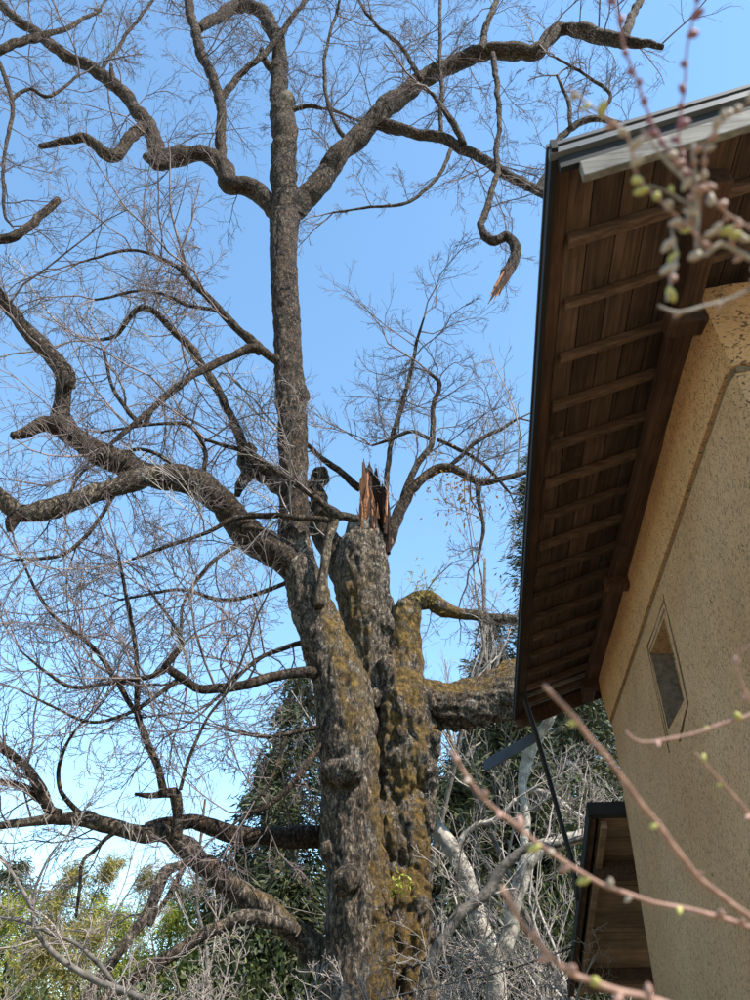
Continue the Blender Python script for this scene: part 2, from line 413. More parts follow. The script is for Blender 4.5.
def strip(u0, z0, u1, z1, wd, proud, name='incised_line', mat=MUD_SHADE):
    L = math.hypot(u1 - u0, z1 - z0); du, dz = (u1 - u0) / L, (z1 - z0) / L; nu, nzv = -dz * wd / 2, du * wd / 2
    X = lambda z: W0 - .042 + .042 * (z - 2.3) / 2.25
    v = [];  k = 6
    for i in range(k + 1):
        t = i / k; wob = .004 * math.sin(7 * t + u0 * 9)
        uu, z_ = u0 + (u1 - u0) * t + wob * dz, z0 + (z1 - z0) * t + wob * du
        th = .6 + .4 * math.sin(3 * t + z0)
        for sg in (-1, 1): v.append((X(z_) - proud, uu + sg * nu * th, z_ + sg * nzv * th))
    nv = len(v); v += [(a + .03, b_, c_) for a, b_, c_ in v]
    f = [(2 * i, 2 * i + 1, 2 * i + 3, 2 * i + 2) for i in range(k)]
    f += [(2 * i, 2 * i + 2, nv + 2 * i + 2, nv + 2 * i) for i in range(k)] + [(2 * i + 1, nv + 2 * i + 1, nv + 2 * i + 3, 2 * i + 3) for i in range(k)]
    link(name, py_mesh(name, v, f), mat, win)
for e, wd in ((.045, .022), (.10, .016)):
    a, b_, c_, d_ = WU0 - e, WU1 + e, WZ0 - e * 1.1, WZ1 + e
    strip(b_, c_ - .03, b_, d_, wd, .009); strip(b_, d_, a, d_, wd, .009)
    if e > .05:
        strip(a, d_ + .05, a, c_ + .05, wd, .009); strip(a, c_ + .05, WU0 + .33, c_ - .06, wd, .009)
# roof deck: boards parallel to the eave, in lengths; rafters under them
wpos = .075
while wpos < 2.9:
    wd = rng.uniform(.115, .165); u = .02 + 0
    joints = [.0] + sorted(rng.uniform(1.2, 6.2) for _ in range(3)) + [ROOF_U1 - .04]
    if wpos > 1.0: joints = [0, U0 + .3]
    for a, b_ in zip(joints[:-1], joints[1:]):
        if b_ - a < .25: continue
        dz = rng.uniform(-.006, .0)
        o = link('soffit_board', box_mesh('soffit_board', wpos + .003, wpos + wd - .003, a + .03, b_ + .027, EZ + dz, EZ + .02 + dz, slope=SL), SOFFIT, kura)
    wpos += wd
k = 0
u = .48
while u < 6.75:
    L1 = 3.3 if u < U0 + .3 else 1.15
    st = .09 + rng.uniform(-.012, .02)
    hw = .026 + rng.uniform(-.002, .003)
    o = link('rafter', box_mesh('rafter', st, L1, u - hw + rng.uniform(-.01, .01), u + hw, EZ - .068, EZ - .008, .003, rng, SL), RAFTER, kura); bevel(o, .008)
    u += .403
o = link('fascia_board', box_mesh('fascia_board', 0.0, .072, .02, ROOF_U1 - .02, EZ - .03, EZ + .03, slope=SL), PURLIN, kura); bevel(o)
o = link('drip_edge', box_mesh('drip_edge', -.03, -.002, -.06, ROOF_U1 + .02, EZ - .06, EZ + .012), METAL_BLACK, kura)
o = link('purlin', box_mesh('purlin', .75, .875, .28, 6.78, 5.07 - .01, 5.19), PURLIN, kura); bevel(o, .012)
for u in (1.12, 4.02, 6.2):
    o = link('beam_end', box_mesh('beam_end', .68, .95, u - .06, u + .06, 4.975, 5.07, .006, rng), PURLIN, kura); bevel(o, .012)
o = link('ridge_purlin', box_mesh('ridge_purlin', 1.75, 1.9, .24, U0 + .1, 5.36, 5.5), PURLIN, kura); bevel(o, .012)
# near verge: weathered barge board, dark fillet, metal edge
def sloped(name, x0, x1, y0, y1, z0, z1, mat):
    o = link(name, box_mesh(name, x0, x1, y0, y1, z0, z1, slope=SL), mat, kura); return o
o = sloped('barge_board', .085, 3.42, -.022, .018, EZ - .265, EZ - .15, GREYWOOD); bevel(o)
sloped('verge_fillet', .0, 3.42, -.014, .016, EZ - .146, EZ - .066, METAL_BLACK)
sloped('verge_flashing', -.04, 3.42, -.04, -.005, EZ - .062, EZ - .022, METAL_GREY)
sloped('roof_sheet', -.04, 3.43, -.02, ROOF_U1 + .03, EZ + .035, EZ + .06, METAL_SLATE)
rf = link('roof_sheet', box_mesh('roof_sheet', 3.43, 7.2, -.085, ROOF_U1 + .03, EZ + .08 + 2 * SL * 3.43, EZ + .12 + 2 * SL * 3.43, slope=-SL), METAL_SLATE, kura)
# far verge board, hanging a little lower
o = sloped('barge_board', -.01, 1.2, ROOF_U1 - .035, ROOF_U1, EZ - .17, EZ + .02, PURLIN); bevel(o)
for u in (6.35, 6.5, 6.64):
    sloped('verge_batten', .10, .95, u, u + .03, EZ - .05, EZ - .01, GREYWOOD)
# loose gutter length sticking out past the far corner
p0, p1 = P(525, 742, 8.9), P(484, 766, 8.9)
def local(p): 
    q = p - E0; c_, s_ = math.cos(-ROT), math.sin(-ROT)
    return Vector((q.x * c_ - q.y * s_, q.x * s_ + q.y * c_, q.z))
a, b_ = local(p0), local(p1); dirv = (b_ - a)
upv = Vector((0, .35, .94)) * .075
gv = [a - upv, b_ - upv, b_ + upv, a + upv]; bk = Vector((0, .05, -.0))
gl = [a - dirv * .25 - upv, b_ - upv, b_ + upv, a - dirv * .25 + upv]
link('gutter', py_mesh('gutter', gl + [q + bk for q in gl] , BOXF), METAL_SLATE, kura)

# drain hose from the eave end down to the shed
hp = [P(519, 640, 7.75), P(523, 690, 8.1), P(535, 730, 8.35), P(548, 775, 8.6), P(559, 815, 8.8), P(571, 858, 8.95), P(578, 900, 9.0)]
hp, hr = catmull(hp, [.028] * 7, .1)
V, Q = sweep(hp, hr, 8); tag(link('drain_hose', py_mesh('drain_hose', V, Q), RUBBER, smooth=True), 'thin black hose slanting down from the eave to the shed roof', 'hose')

# ------------------------------------------------------------------ lean-to shed beyond the far gable
shed = tag(empty('lean_to_shed', E0, ROT), 'dark boarded lean-to roof low behind the storehouse corner', 'shed')
SZ0, SK, SU0, SU1 = 3.71, .25, 6.36, 10.95
def sl_box(name, x0, x1, y0, y1, d0, d1, mat):
    v = []
    for zz_ in (d0, d1):
        for x, y in ((x0, y0), (x1, y0), (x1, y1), (x0, y1)): v.append((x, y, SZ0 - SK * (y - SU0) + zz_))
    return link(name, py_mesh(name, v, BOXF), mat, shed)
u = SU0
while u < SU1 - .05:
    wd = rng.uniform(.30, .42); dz = rng.uniform(-.012, 0)
    sl_box('roof_board', .64 + .004 * u, 4.6, u + .006, min(SU1, u + wd) - .006, dz, .02 + dz, SHEDWOOD); u += wd
sl_box('edge_rafter', .68, .74, SU0 + .05, SU1 - .1, -.09, -.004 - .012, SHEDWOOD)
sl_box('edge_rafter', .585, .63, SU0, SU1, -.05, .05, PURLIN)
sl_box('drip_edge', .555, .58, SU0 - .06, SU1 + .02, -.06, .07, METAL_BLACK)
sl_box('metal_cap', .555, 4.7, SU0 - .10, SU0 - .015, -.03, .09, METAL_BLACK)
sl_box('roof_sheet', .555, 4.7, SU0 - .01, SU1 + .05, .055, .085, METAL_BLACK)
for y in (7.3, 10.15): sl_box('beam', .66, 4.4, y - .06, y + .06, -.16, -.02, PURLIN)
for x in (1.75, 4.2): link('post', box_mesh('post', x - .06, x + .06, 10.1, 10.2, 0, SZ0 - SK * (10.15 - SU0) - .15), PURLIN, shed)

# ------------------------------------------------------------------ the great tree
TB = Vector((P(375, 1000, 12).x, 12, 0))
tree = tag(empty('giant_tree', TB), 'huge old bare tree with mossy gnarled trunk and a snapped top', 'tree')
def pl(pts, Y0, Y1):
    """pixel polyline with radii -> world points and radii, distance running evenly from Y0 to Y1"""
    s = [0]
    for a, b in zip(pts[:-1], pts[1:]): s.append(s[-1] + math.hypot(b[0] - a[0], b[1] - a[1]))
    wp, wr = [], []
    for (x, y, r), t in zip(pts, s):
        p = P(x, y, Y0 + (Y1 - Y0) * t / s[-1]); wp.append(p); wr.append(r * depth(p) / F)
    return wp, wr
def bark_disp(v, nrm_, r_amp, seed=0):
    co = Vector((v[0], v[1], v[2]))
    a = noise.noise(Vector((co.x * 1.9 + seed, co.y * 1.9, co.z * 1.3)))
    b = noise.noise(Vector((co.x * 7 + seed, co.y * 7, co.z * 2.2)))
    c = noise.noise(Vector((co.x * 17, co.y * 17 + seed, co.z * 7)))
    return r_amp * (.9 * a + .55 * (1 - 2 * abs(b)) + .38 * c)
def set_moss(me, fn):
    at = me.attributes.new('moss', 'FLOAT', 'POINT')
    at.data.foreach_set('value', [fn(v.co, v.normal) for v in me.vertices])
def nomoss(co, nr): return 0.0
def sm(x, a, b):
    t = max(0, min(1, (x - a) / (b - a))); return t * t * (3 - 2 * t)

# trunk: several stems fused by a voxel remesh
stems = [
  ([(362, 1075, 62), (361, 1030, 44), (360, 985, 36), (359, 930, 31), (355, 880, 29), (351, 830, 27), (350, 780, 27), (346, 730, 28), (342, 690, 27), (329, 652, 23.5), (313, 610, 20), (299, 568, 18), (294, 530, 14.5), (293, 480, 14), (292, 420, 14.2), (289, 380, 13.8), (287, 330, 13.3), (284, 280, 12.8), (284, 235, 13.5), (286, 205, 15), (285, 190, 12.5)], 11.55, 11.3),
  ([(385, 860, 24), (386, 780, 24), (383, 720, 26), (373, 660, 24), (366, 610, 26.5), (362, 568, 26), (363, 548, 23), (368, 536, 15)], 12.1, 12.2),
  ([(405, 1075, 50), (408, 1030, 34), (407, 975, 27), (405, 920, 25), (402, 870, 25), (402, 810, 27), (404, 760, 28), (404, 710, 28), (400, 680, 22)], 11.85, 11.95),
  ([(400, 705, 22), (404, 670, 17), (406, 635, 14), (408, 608, 13)], 12.0, 12.0),
  ([(395, 705, 20), (425, 704, 23), (450, 706, 21), (480, 703, 20), (505, 696, 22), (535, 684, 23), (580, 664, 21), (640, 640, 17)], 12.0, 12.2),
  ([(450, 697, 12), (485, 689, 13), (515, 674, 14), (560, 650, 12), (600, 630, 10)], 12.3, 12.6),
  ([(385, 1080, 80), (382, 1020, 52), (380, 960, 40), (380, 900, 33)], 12.2, 12.2),
]
tv, tf = [], []
def add_part(V, Fc):
    o = len(tv); tv.extend([tuple(p) for p in V]); tf.extend([[i + o for i in q] for q in Fc])
for pts, y0, y1 in stems:
    wp, wr = pl(pts, y0, y1); cp, cr = catmull(wp, wr, .15)
    V, Q = sweep(cp, cr, 20); add_part(V, Q)
burls = [(348, 772, 17, 11.0, .8), (333, 772, 13, 11.1, .8), (431, 742, 9, 11.8, 1.5), (425, 775, 8, 11.75, 2.0), (426, 812, 7, 11.75, 2.2),
         (330, 850, 9, 11.3, 1.2), (345, 880, 14, 11.05, .8), (372, 700, 10, 11.7, 1), (331, 688, 7, 11.2, 1),
         (302, 540, 9, 11.3, 1.1), (300, 395, 9, 11.25, 1.4), (320, 640, 8, 11.2, 1), (352, 590, 10, 11.9, 1.2), (384, 625, 9, 11.9, 1.3), (320, 478, 9, 12.3, 1.3), (389, 668, 12, 11.8, 1.0)]
for x, y, r, Y, st in burls:
    c = P(x, y, Y); rr = r * depth(c) / F
    V = []; Q = []
    for i in range(9):
        th = math.pi * i / 8
        for j in range(12):
            ph = 2 * math.pi * j / 12; V.append((c.x + rr * math.sin(th) * math.cos(ph), c.y + rr * math.sin(th) * math.sin(ph), c.z + rr * st * math.cos(th)))
    for i in range(8):
        for j in range(12): Q.append([i * 12 + j, (i + 1) * 12 + j, (i + 1) * 12 + (j + 1) % 12, i * 12 + (j + 1) % 12])
    add_part(V, Q)
# root flares
for k in range(9):
    a = 2 * math.pi * k / 9 + .3; c = Vector((TB.x + .1, 12, 0))
    pts = [c + Vector((math.cos(a) * .6, math.sin(a) * .5, 1.3)), c + Vector((math.cos(a) * 1.0, math.sin(a) * .9, .5)), c + Vector((math.cos(a) * 1.7, math.sin(a) * 1.5, .0)), c + Vector((math.cos(a) * 2.6, math.sin(a) * 2.3, -.3))]
    cp, cr = catmull(pts, [.4, .35, .24, .12], .15); V, Q = sweep(cp, cr, 12); add_part(V, Q)
tmp = bpy.data.objects.new('tmp', py_mesh('tmp', tv, tf)); col.objects.link(tmp)
rm = tmp.modifiers.new('r', 'REMESH'); rm.mode = 'VOXEL'; rm.voxel_size = .026; rm.adaptivity = 0
s_ = tmp.modifiers.new('s', 'SMOOTH'); s_.factor = .5; s_.iterations = 5
dg = bpy.context.evaluated_depsgraph_get(); dg.update()
tme = bpy.data.meshes.new_from_object(tmp.evaluated_get(dg)); bpy.data.objects.remove(tmp)
tme.name = 'trunk'
newco = []
for v in tme.vertices:
    px, py = project(v.co); up = sm(py, 650, 300)
    amp = .05 * (1 - .45 * up)
    if 372 < px < 432 and 690 < py: amp *= 2.0
    gn = sm(px, 366, 384) * sm(py, 680, 710) if py > 600 else 0
    q1 = Vector((v.co.x * 2.3, v.co.y * 2.3, v.co.z * 1.25)) + .5 * noise.noise_vector(v.co * 1.4)
    f1 = noise.voronoi(q1)[0]
    lump = (.5 - f1[0]) * (.05 + .10 * gn) + min(.12, f1[1] - f1[0]) * (.1 + .2 * gn) + gn * .10 * (noise.turbulence(v.co * 3.0, 4, True) - .5)
    lay = px > 432 and 630 < py < 745
    rdg = noise.ridged_multi_fractal(Vector((v.co.x * (1.6 if lay else 5.5), v.co.y * 5.5, v.co.z * (5.5 if lay else 1.5))), .8, 2.2, 4, 1.0, 2.0)
    d = bark_disp(Vector((v.co.z, v.co.y, v.co.x)) if lay else v.co, v.normal, amp) * (.45 if lay else .7) + lump * (1 - .5 * up) + (rdg - 1.1) * .038 * (1 - .3 * up)
    q = v.co + v.normal * d - TB; newco.extend(q)
def trunk_moss(co, nr):
    px, py = project(co + TB)
    z = 0
    z = max(z, sm(px, 375, 392) * sm(py, 690, 705) * .95)                       # right body
    z = max(z, sm(px, 391, 398) * sm(py, 590, 605))                             # right stub
    z = max(z, sm(px - 316 - (py - 600) * .22, -2, 8) * sm(py, 560, 600) * (1 - sm(py, 725, 760)) * (1 if px < 372 else 0) * (1 - .5 * sm(px, 352, 360)))
    z = max(z, sm(px, 364, 374) * sm(py, 700, 740) * .85)
    if px > 425 and py > 670: z = .95 * sm(nr.z, .0, .5) * (1 - sm(px, 500, 520))
    return z * (.75 + .25 * sm(nr.x - nr.y, -.3, .6))
moss = [trunk_moss(v.co - TB, v.normal) for v in tme.vertices]
tme.vertices.foreach_set('co', newco); tme.update()
at = tme.attributes.new('moss', 'FLOAT', 'POINT'); at.data.foreach_set('value', moss)
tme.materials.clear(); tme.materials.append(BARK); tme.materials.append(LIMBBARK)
mi = []
for p in tme.polygons:
    c_ = Vector(tme.vertices[p.vertices[0]].co) + TB; px, py = project(c_)
    mi.append(1 if px < 332 and py + 26 * noise.noise(c_ * 2.2) + 10 * noise.noise(c_ * 9) < 545 else 0)
tme.polygons.foreach_set('material_index', mi)
link('trunk', tme, BARK, tree, smooth=True)

LR = .84                                     # bark relief adds the rest
def limb_mesh(pts, Y0, Y1, amp=.12, sides=None, jitter=0.0, seed=0, moss=None, base=TB):
    wp, wr = pl(pts, Y0, Y1); wr = [LR * r for r in wr]
    rmax = max(wr)
    cp, cr = catmull(wp, wr, max(.05, rmax * .35))
    rg = np.random.RandomState(seed + 1)
    for i in range(len(cp)):
        q = Vector(cp[i] * 1.1) + Vector((seed * 3.1, 0, 0))
        cp[i] += np.array(noise.noise_vector(q)) * min(.10, cr[i] * .8) + np.array(noise.noise_vector(q * 3.2)) * min(.04, cr[i] * .35)
        cr[i] *= 1 + .16 * noise.noise(q * 2.0) + .10 * noise.noise(q * 5)
    k = sides or (18 if rmax > .25 else 14 if rmax > .12 else 8 if rmax > .05 else 6)
    V, Q = sweep(cp, cr, k)
    if rmax > .05:
        n_ = len(cp)
        for i in range(n_):
            for j in range(k):
                v = V[i * k + j]; dn = v - cp[i]; L = np.linalg.norm(dn) + 1e-9
                V[i * k + j] = v + dn / L * bark_disp(v, None, min(.05, cr[i] * amp), seed)
    me = py_mesh('limb', V - np.array(base), Q)
    set_moss(me, moss or nomoss)
    return me, cp, cr
TWD, TWL = 1.3, 1.6
def spawn(cp, cr, dens, Lr, rng, t0=.1, t1=1.0, up=.03, kids=(9, 6), maxlvl=2, bias=(0, 0, 0), spread=.9, r0=None, curl=.22):
    """fine branchlets growing out of a limb's real course"""
    out = []
    seg = np.linalg.norm(np.diff(cp, axis=0), axis=1); tot = seg.sum()
    n_ = int(tot * dens * TWD * (t1 - t0) + rng.random())
    cum = np.concatenate([[0], np.cumsum(seg)])
    for _ in range(n_):
        f = tot * (t0 + (t1 - t0) * rng.random()); i = min(len(seg) - 1, int(np.searchsorted(cum, f)) - 1); i = max(0, i)
        p = cp[i]; t = nrm(tuple(cp[i + 1] - cp[i]))
        v = (rng.gauss(0, 1), rng.gauss(0, 1), rng.gauss(0, 1)); dot = sum(a * b for a, b in zip(v, t))
        v = nrm(tuple(a - dot * b for a, b in zip(v, t)))
        k = rng.uniform(.1, .8)
        d = nrm((v[0] + t[0] * k + bias[0], v[1] + t[1] * k + bias[1], v[2] + t[2] * k + .25 + bias[2]))
        L = TWL * rng.uniform(*Lr) * (.55 + .45 * rng.random())
        r = r0 or min(cr[i] * .5, .007 + .006 * L)
        grow(out, tuple(p), d, L, r, 0, rng, maxlvl, up, kids + (3,), spread, curl)
    return out
def moss_top(co, nr): return .8 * sm(nr.z, .1, .7)
def moss_all(co, nr): return .5 + .5 * sm(nr.z + nr.x * .4, -.4, .4)
LIMBS = []
def limb(pts, Y0, Y1, tw=(0, (1, 2)), mat=None, seed=None, moss=None, amp=.12, twmat=None, tip=True, **kw):
    seed = len(LIMBS) + 1 if seed is None else seed
    me, cp, cr = limb_mesh(pts, Y0, Y1, amp, seed=seed, moss=moss)
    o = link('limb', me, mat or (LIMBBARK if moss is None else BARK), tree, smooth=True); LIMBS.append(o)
    rg = random.Random(seed * 17 + 3)
    polys = spawn(cp, cr, tw[0], tw[1], rg, **kw) if tw[0] else []
    if tip and cr[-1] < .07:
        d = nrm(tuple(cp[-1] - cp[-3]))
        for _ in range(2): grow(polys, tuple(cp[-1]), nrm(tuple(a + rg.gauss(0, .25) for a in d)), TWL * tw[1][1] * rg.uniform(.6, 1), cr[-1] * .8, 0, rg, 2, .03, (10, 6, 3))
    if polys: twig_obj('twigs', polys, twmat or TWIG, o, TB)
    return o, cp, cr
# --- top right bough
limb([(283, 222, 12), (301, 203, 13), (320, 181, 12), (349, 144, 12), (387, 109, 11), (421, 80, 10), (456, 61, 9.5), (493, 51, 9.5), (531, 53, 9.5), (547, 40, 8), (563, 27, 8.5), (589, 32, 8.5), (616, 40, 8), (632, 42, 6), (648, 44, 4.5), (664, 48, 3.5)], 11.3, 9.6, (1.1, (1.2, 2.6)), tip=False)
limb([(626, 42, 6), (630, 22, 5), (640, 2, 4.5), (650, -25, 4)], 9.7, 9.5)
limb([(381, 122, 8), (413, 133, 6.5), (445, 141, 6.5), (477, 155, 6), (509, 176, 6), (547, 197, 5.5), (572, 208, 5)], 10.8, 10.2, (1.6, (1.0, 2.4)))
limb([(536, 190, 4.5), (551, 166, 4), (563, 134, 4), (595, 120, 4), (628, 129, 3.5), (660, 150, 3)], 10.3, 10.2, (1.4, (.8, 1.8)))
limb([(493, 55, 3.4), (499, 107, 3.2), (497, 150, 3), (496, 176, 3.4), (485, 213, 4), (480, 229, 5), (493, 243, 5.5), (509, 238, 6), (515, 256, 6), (506, 274, 6)], 9.95, 9.85, (1.2, (.7, 1.6)), tip=False)
limb([(464, 143, 4), (450, 118, 3.8), (432, 93, 2.5)], 10.4, 10.0, (1.5, (.6, 1.2)))
limb([(440, 133, 2.6), (441, 80, 2.4), (440, 30, 2), (441, -20, 1.6)], 10.5, 9.9, (2.2, (.8, 1.8)))
limb([(480, 50, 4.5), (487, 25, 4), (497, 0, 3.6), (506, -30, 3)], 9.9, 9.6, (1.4, (.8, 1.6)))
limb([(451, 150, 2.6), (435, 181, 2.2), (405, 203, 2), (370, 207, 1.6), (333, 212, 1.3)], 10.5, 10.2, (1.2, (.5, 1.1)), up=-.02)
limb([(600, 112, 2.6), (610, 95, 2.2), (585, 75, 1.8), (556, 58, 1.5)], 10.2, 9.9, (2, (.5, 1.2)))
limb([(570, 128, 2.6), (568, 100, 2.2), (557, 76, 1.8)], 10.2, 10, (2, (.5, 1.1)))
limb([(349, 144, 3), (330, 110, 2.5), (325, 60, 2), (340, 0, 1.6)], 10.9, 10.3, (2.4, (.9, 2.0)))
limb([(421, 80, 3), (400, 45, 2.5), (372, 20, 2), (350, -15, 1.6)], 10.4, 10.0, (2.4, (.9, 2.0)))
# --- centre leader
limb([(286, 212, 15), (284, 160, 14), (283, 120, 14), (284, 98, 14)], 11.25, 11.0, (.8, (.6, 1.5)), tip=False)
limb([(281, 108, 10), (279, 66, 9.5), (274, 30, 8.5), (258, 12, 8), (240, 4, 7.5), (215, 18, 6), (200, 30, 5)], 11.05, 10.6, (1.6, (.8, 2.0)))
limb([(278, 75, 5), (266, 62, 4), (262, 50, 3)], 11.0, 10.8, (1.5, (.5, 1.2)))
limb([(290, 112, 3.5), (305, 106, 3), (322, 108, 2)], 11.0, 10.9, (2, (.5, 1.2)))
# --- top left bough
limb([(280, 214, 10), (274, 208, 10), (253, 190, 11), (230, 187, 11), (225, 170, 10), (203, 155, 9), (172, 157, 11), (160, 158, 10), (152, 132, 8.5), (122, 91, 7.5), (91, 68, 7), (56, 48, 6), (20, 20, 5), (-15, -10, 4)], 11.3, 9.9, (1.5, (.9, 2.4)))
limb([(168, 160, 9), (156, 166, 7), (146, 155, 4)], 10.65, 10.5, tip=False)
limb([(143, 128, 7), (126, 142, 6.5), (109, 153, 6.5), (84, 139, 5.5), (60, 143, 4.5), (40, 147, 3.5)], 10.6, 10.2, (1.2, (.6, 1.6)), tip=False)
limb([(223, 175, 6), (221, 140, 5.5), (219, 96, 6), (203, 56, 5.5), (190, 10, 5.5), (182, -25, 5)], 11.0, 10.3, (1.7, (.9, 2.2)))
limb([(221, 100, 4.5), (240, 75, 4), (263, 56, 3.8), (290, 22, 3), (312, -8, 2.6)], 10.9, 10.4, (1.8, (.8, 2.0)))
limb([(-20, 55, 6), (12, 46, 5), (32, 38, 5), (60, 30, 3), (100, 10, 2)], 9.2, 9.8, (1.6, (.8, 1.8)))
limb([(-5, 50, 3), (6, 80, 2.6), (12, 110, 2.5), (4, 160, 2), (4, 210, 1.8), (12, 226, 1.3)], 9.3, 9.2, (2.4, (.5, 1.3)), up=-.05)
limb([(10, 100, 2.4), (28, 88, 2.2), (50, 96, 2), (80, 75, 1.5)], 9.3, 9.5, (2.2, (.5, 1.3)))
limb([(-40, 262, 6.5), (-8, 242, 6), (14, 236, 6), (33, 222, 5), (56, 200, 4.5)], 9.0, 9.2, tip=False)
limb([(115, 88, 3), (112, 76, 3), (111, 64, 2)], 10.4, 10.3, tip=False)
limb([(100, 72, 2.4), (130, 30, 2), (160, -10, 1.5)], 10.4, 10.2, (2.6, (.7, 1.7)))
# --- left mid branches
limb([(285, 368, 7), (271, 358, 6), (251, 349, 5), (211, 365, 4.5), (176, 389, 4), (150, 411, 3.5), (110, 446, 2.5)], 11.25, 10.3, (2.6, (.9, 2.2)), t0=.2)
limb([(262, 353, 6), (240, 330, 5), (220, 310, 4.5), (200, 288, 4), (187, 272, 4), (181, 250, 2.5)], 11.2, 10.6, (2.8, (.9, 2.4)), t0=.15, bias=(-.6, 0, 0))
limb([(246, 452, 5.5), (227, 411, 5), (202, 362, 5), (167, 323, 4), (141, 307, 3.5), (118, 335, 2.5), (100, 340, 2)], 12.1, 11.2, (2.6, (.9, 2.2)), t0=.2, twmat=PALETWIG)
limb([(150, 411, 3.5), (142, 425, 3), (125, 408, 2.5), (112, 385, 2.2), (104, 350, 1.8)], 10.6, 10.4, (2.6, (.7, 1.6)))
limb([(200, 288, 2.6), (170, 262, 2.4), (130, 250, 2), (80, 262, 1.5)], 10.8, 10.1, (3.2, (.8, 1.9)))
limb([(220, 310, 2.6), (190, 305, 2.4), (150, 290, 2), (95, 300, 1.5)], 10.9, 10.1, (3.0, (.8, 1.9)))
# --- big left limb
limb([(299, 572, 18), (273, 552, 19), (246, 530, 17), (220, 505, 16.5), (185, 481, 15), (150, 475, 13.5), (119, 461, 14), (84, 444, 13), (58, 422, 12), (61, 398, 10), (66, 376, 10.5), (48, 349, 9), (26, 327, 8), (0, 296, 8), (-30, 262, 7)], 11.35, 9.2, (1.5, (.8, 2.0)), amp=.16)
limb([(62, 424, 11), (44, 423, 9), (28, 431, 7.5), (13, 436, 5)], 9.9, 9.7, tip=False)
limb([(66, 384, 8), (73, 378, 5)], 9.7, 9.65, tip=False)
limb([(155, 475, 12), (128, 482, 12), (101, 490, 11), (75, 500, 10.5), (53, 507, 10.5), (28, 513, 10), (10, 505, 10), (-12, 490, 9)], 10.4, 9.5, (1.2, (.7, 1.8)), amp=.16, moss=lambda c, n: .35 * sm(n.z, 0, .7))
limb([(20, 514, 9), (13, 524, 7), (11, 531, 4)], 9.7, 9.7, tip=False)
limb([(185, 478, 3), (160, 455, 2.6), (130, 450, 2.2), (85, 470, 2), (70, 492, 1.6)], 10.6, 10.1, (2.8, (.6, 1.5)))
limb([(200, 488, 3.2), (205, 452, 2.8), (190, 425, 2.4), (150, 425, 2), (100, 432, 1.5)], 10.8, 10.3, (2.8, (.7, 1.7)))
# --- broken limb behind the leader, with a hanging rotten end
limb([(352, 590, 16), (335, 556, 16), (318, 530, 14), (300, 508, 13), (275, 482, 12), (256, 462, 12), (244, 452, 9)], 12.4, 12.5, (1.6, (.7, 1.8)), tip=False, amp=.2, twmat=PALETWIG)
limb([(251, 450, 8), (244, 463, 7), (248, 475, 8), (242, 486, 6), (238, 497, 3)], 12.45, 12.3, tip=False, amp=.5)
limb([(322, 515, 9), (318, 497, 10), (316, 484, 8)], 12.2, 12.25, tip=False, amp=.3)
# --- crossing branch in front of the trunk
limb([(319, 606, 6.5), (323, 580, 6), (329, 545, 5.5), (336, 515, 6.5)], 11.0, 10.9, tip=False, moss=lambda c, n: .25)
limb([(336, 517, 6), (320, 503, 4.5), (300, 486, 4), (275, 470, 3.5), (245, 452, 3), (205, 440, 2)], 10.9, 10.6, (2.4, (.6, 1.5)))
limb([(335, 516, 6), (347, 515, 5), (359, 518, 4.5)], 10.9, 11.1, tip=False)
limb([(330, 521, 4), (300, 518, 3.6), (274, 516, 3.5), (238, 519, 3.2), (211, 530, 2.8), (170, 545, 2.3), (132, 560, 1.8)], 10.9, 10.4, (2.6, (.7, 1.7)), twmat=PALETWIG)
# --- branches at the snapped top, rising right
limb([(374, 566, 8), (386, 545, 8), (392, 530, 7.5), (398, 512, 7), (410, 488, 6), (432, 472, 5.5), (452, 468, 5), (480, 484, 4), (505, 478, 3), (530, 470, 2.5)], 12.2, 12.0, (2.6, (.8, 1.9)), t0=.2, twmat=PALETWIG)
limb([(400, 508, 4.5), (410, 480, 4), (420, 462, 3.8), (432, 440, 3.4), (433, 405, 3), (440, 384, 2.6), (428, 372, 1.8)], 12.2, 12.0, (2.6, (.7, 1.9)), t0=.2)
limb([(388, 535, 4), (386, 492, 3), (391, 440, 2.8), (406, 392, 2.4), (418, 340, 1.8), (424, 318, 1.2)], 12.3, 12.0, (3.0, (.7, 1.9)), t0=.3)
limb([(450, 467, 3), (480, 440, 2.8), (502, 428, 2.4), (518, 418, 1.8)], 12.0, 11.9, (2.8, (.6, 1.6)))
limb([(362, 488, 5), (350, 480, 4.4), (336, 468, 4), (309, 446, 3), (290, 436, 2)], 12.2, 12.0, (2.4, (.6, 1.5)), twmat=PALETWIG)
limb([(432, 440, 2.4), (412, 432, 2.2), (390, 440, 2), (372, 446, 1.4)], 12.1, 12.0, (2.6, (.5, 1.3)))
limb([(478, 484, 3), (480, 510, 2.6), (483, 530, 2.2), (478, 560, 1.6)], 12.0, 12.0, (2.6, (.6, 1.4)))
limb([(437, 440, 2.4), (460, 450, 2.3), (490, 470, 2.2), (510, 492, 1.6)], 12.1, 12.0, (2.6, (.6, 1.4)))
# --- mossy stub branch and the great right limb
limb([(407, 612, 13), (414, 603, 12), (428, 600, 11), (441, 607, 10), (460, 612, 7), (490, 618, 6), (520, 621, 5), (560, 640, 4)], 12.0, 12.4, (2.4, (.6, 1.6)), moss=lambda c, n: .95 if project(c + TB)[0] < 462 else .1, amp=.25, twmat=PALETWIG)
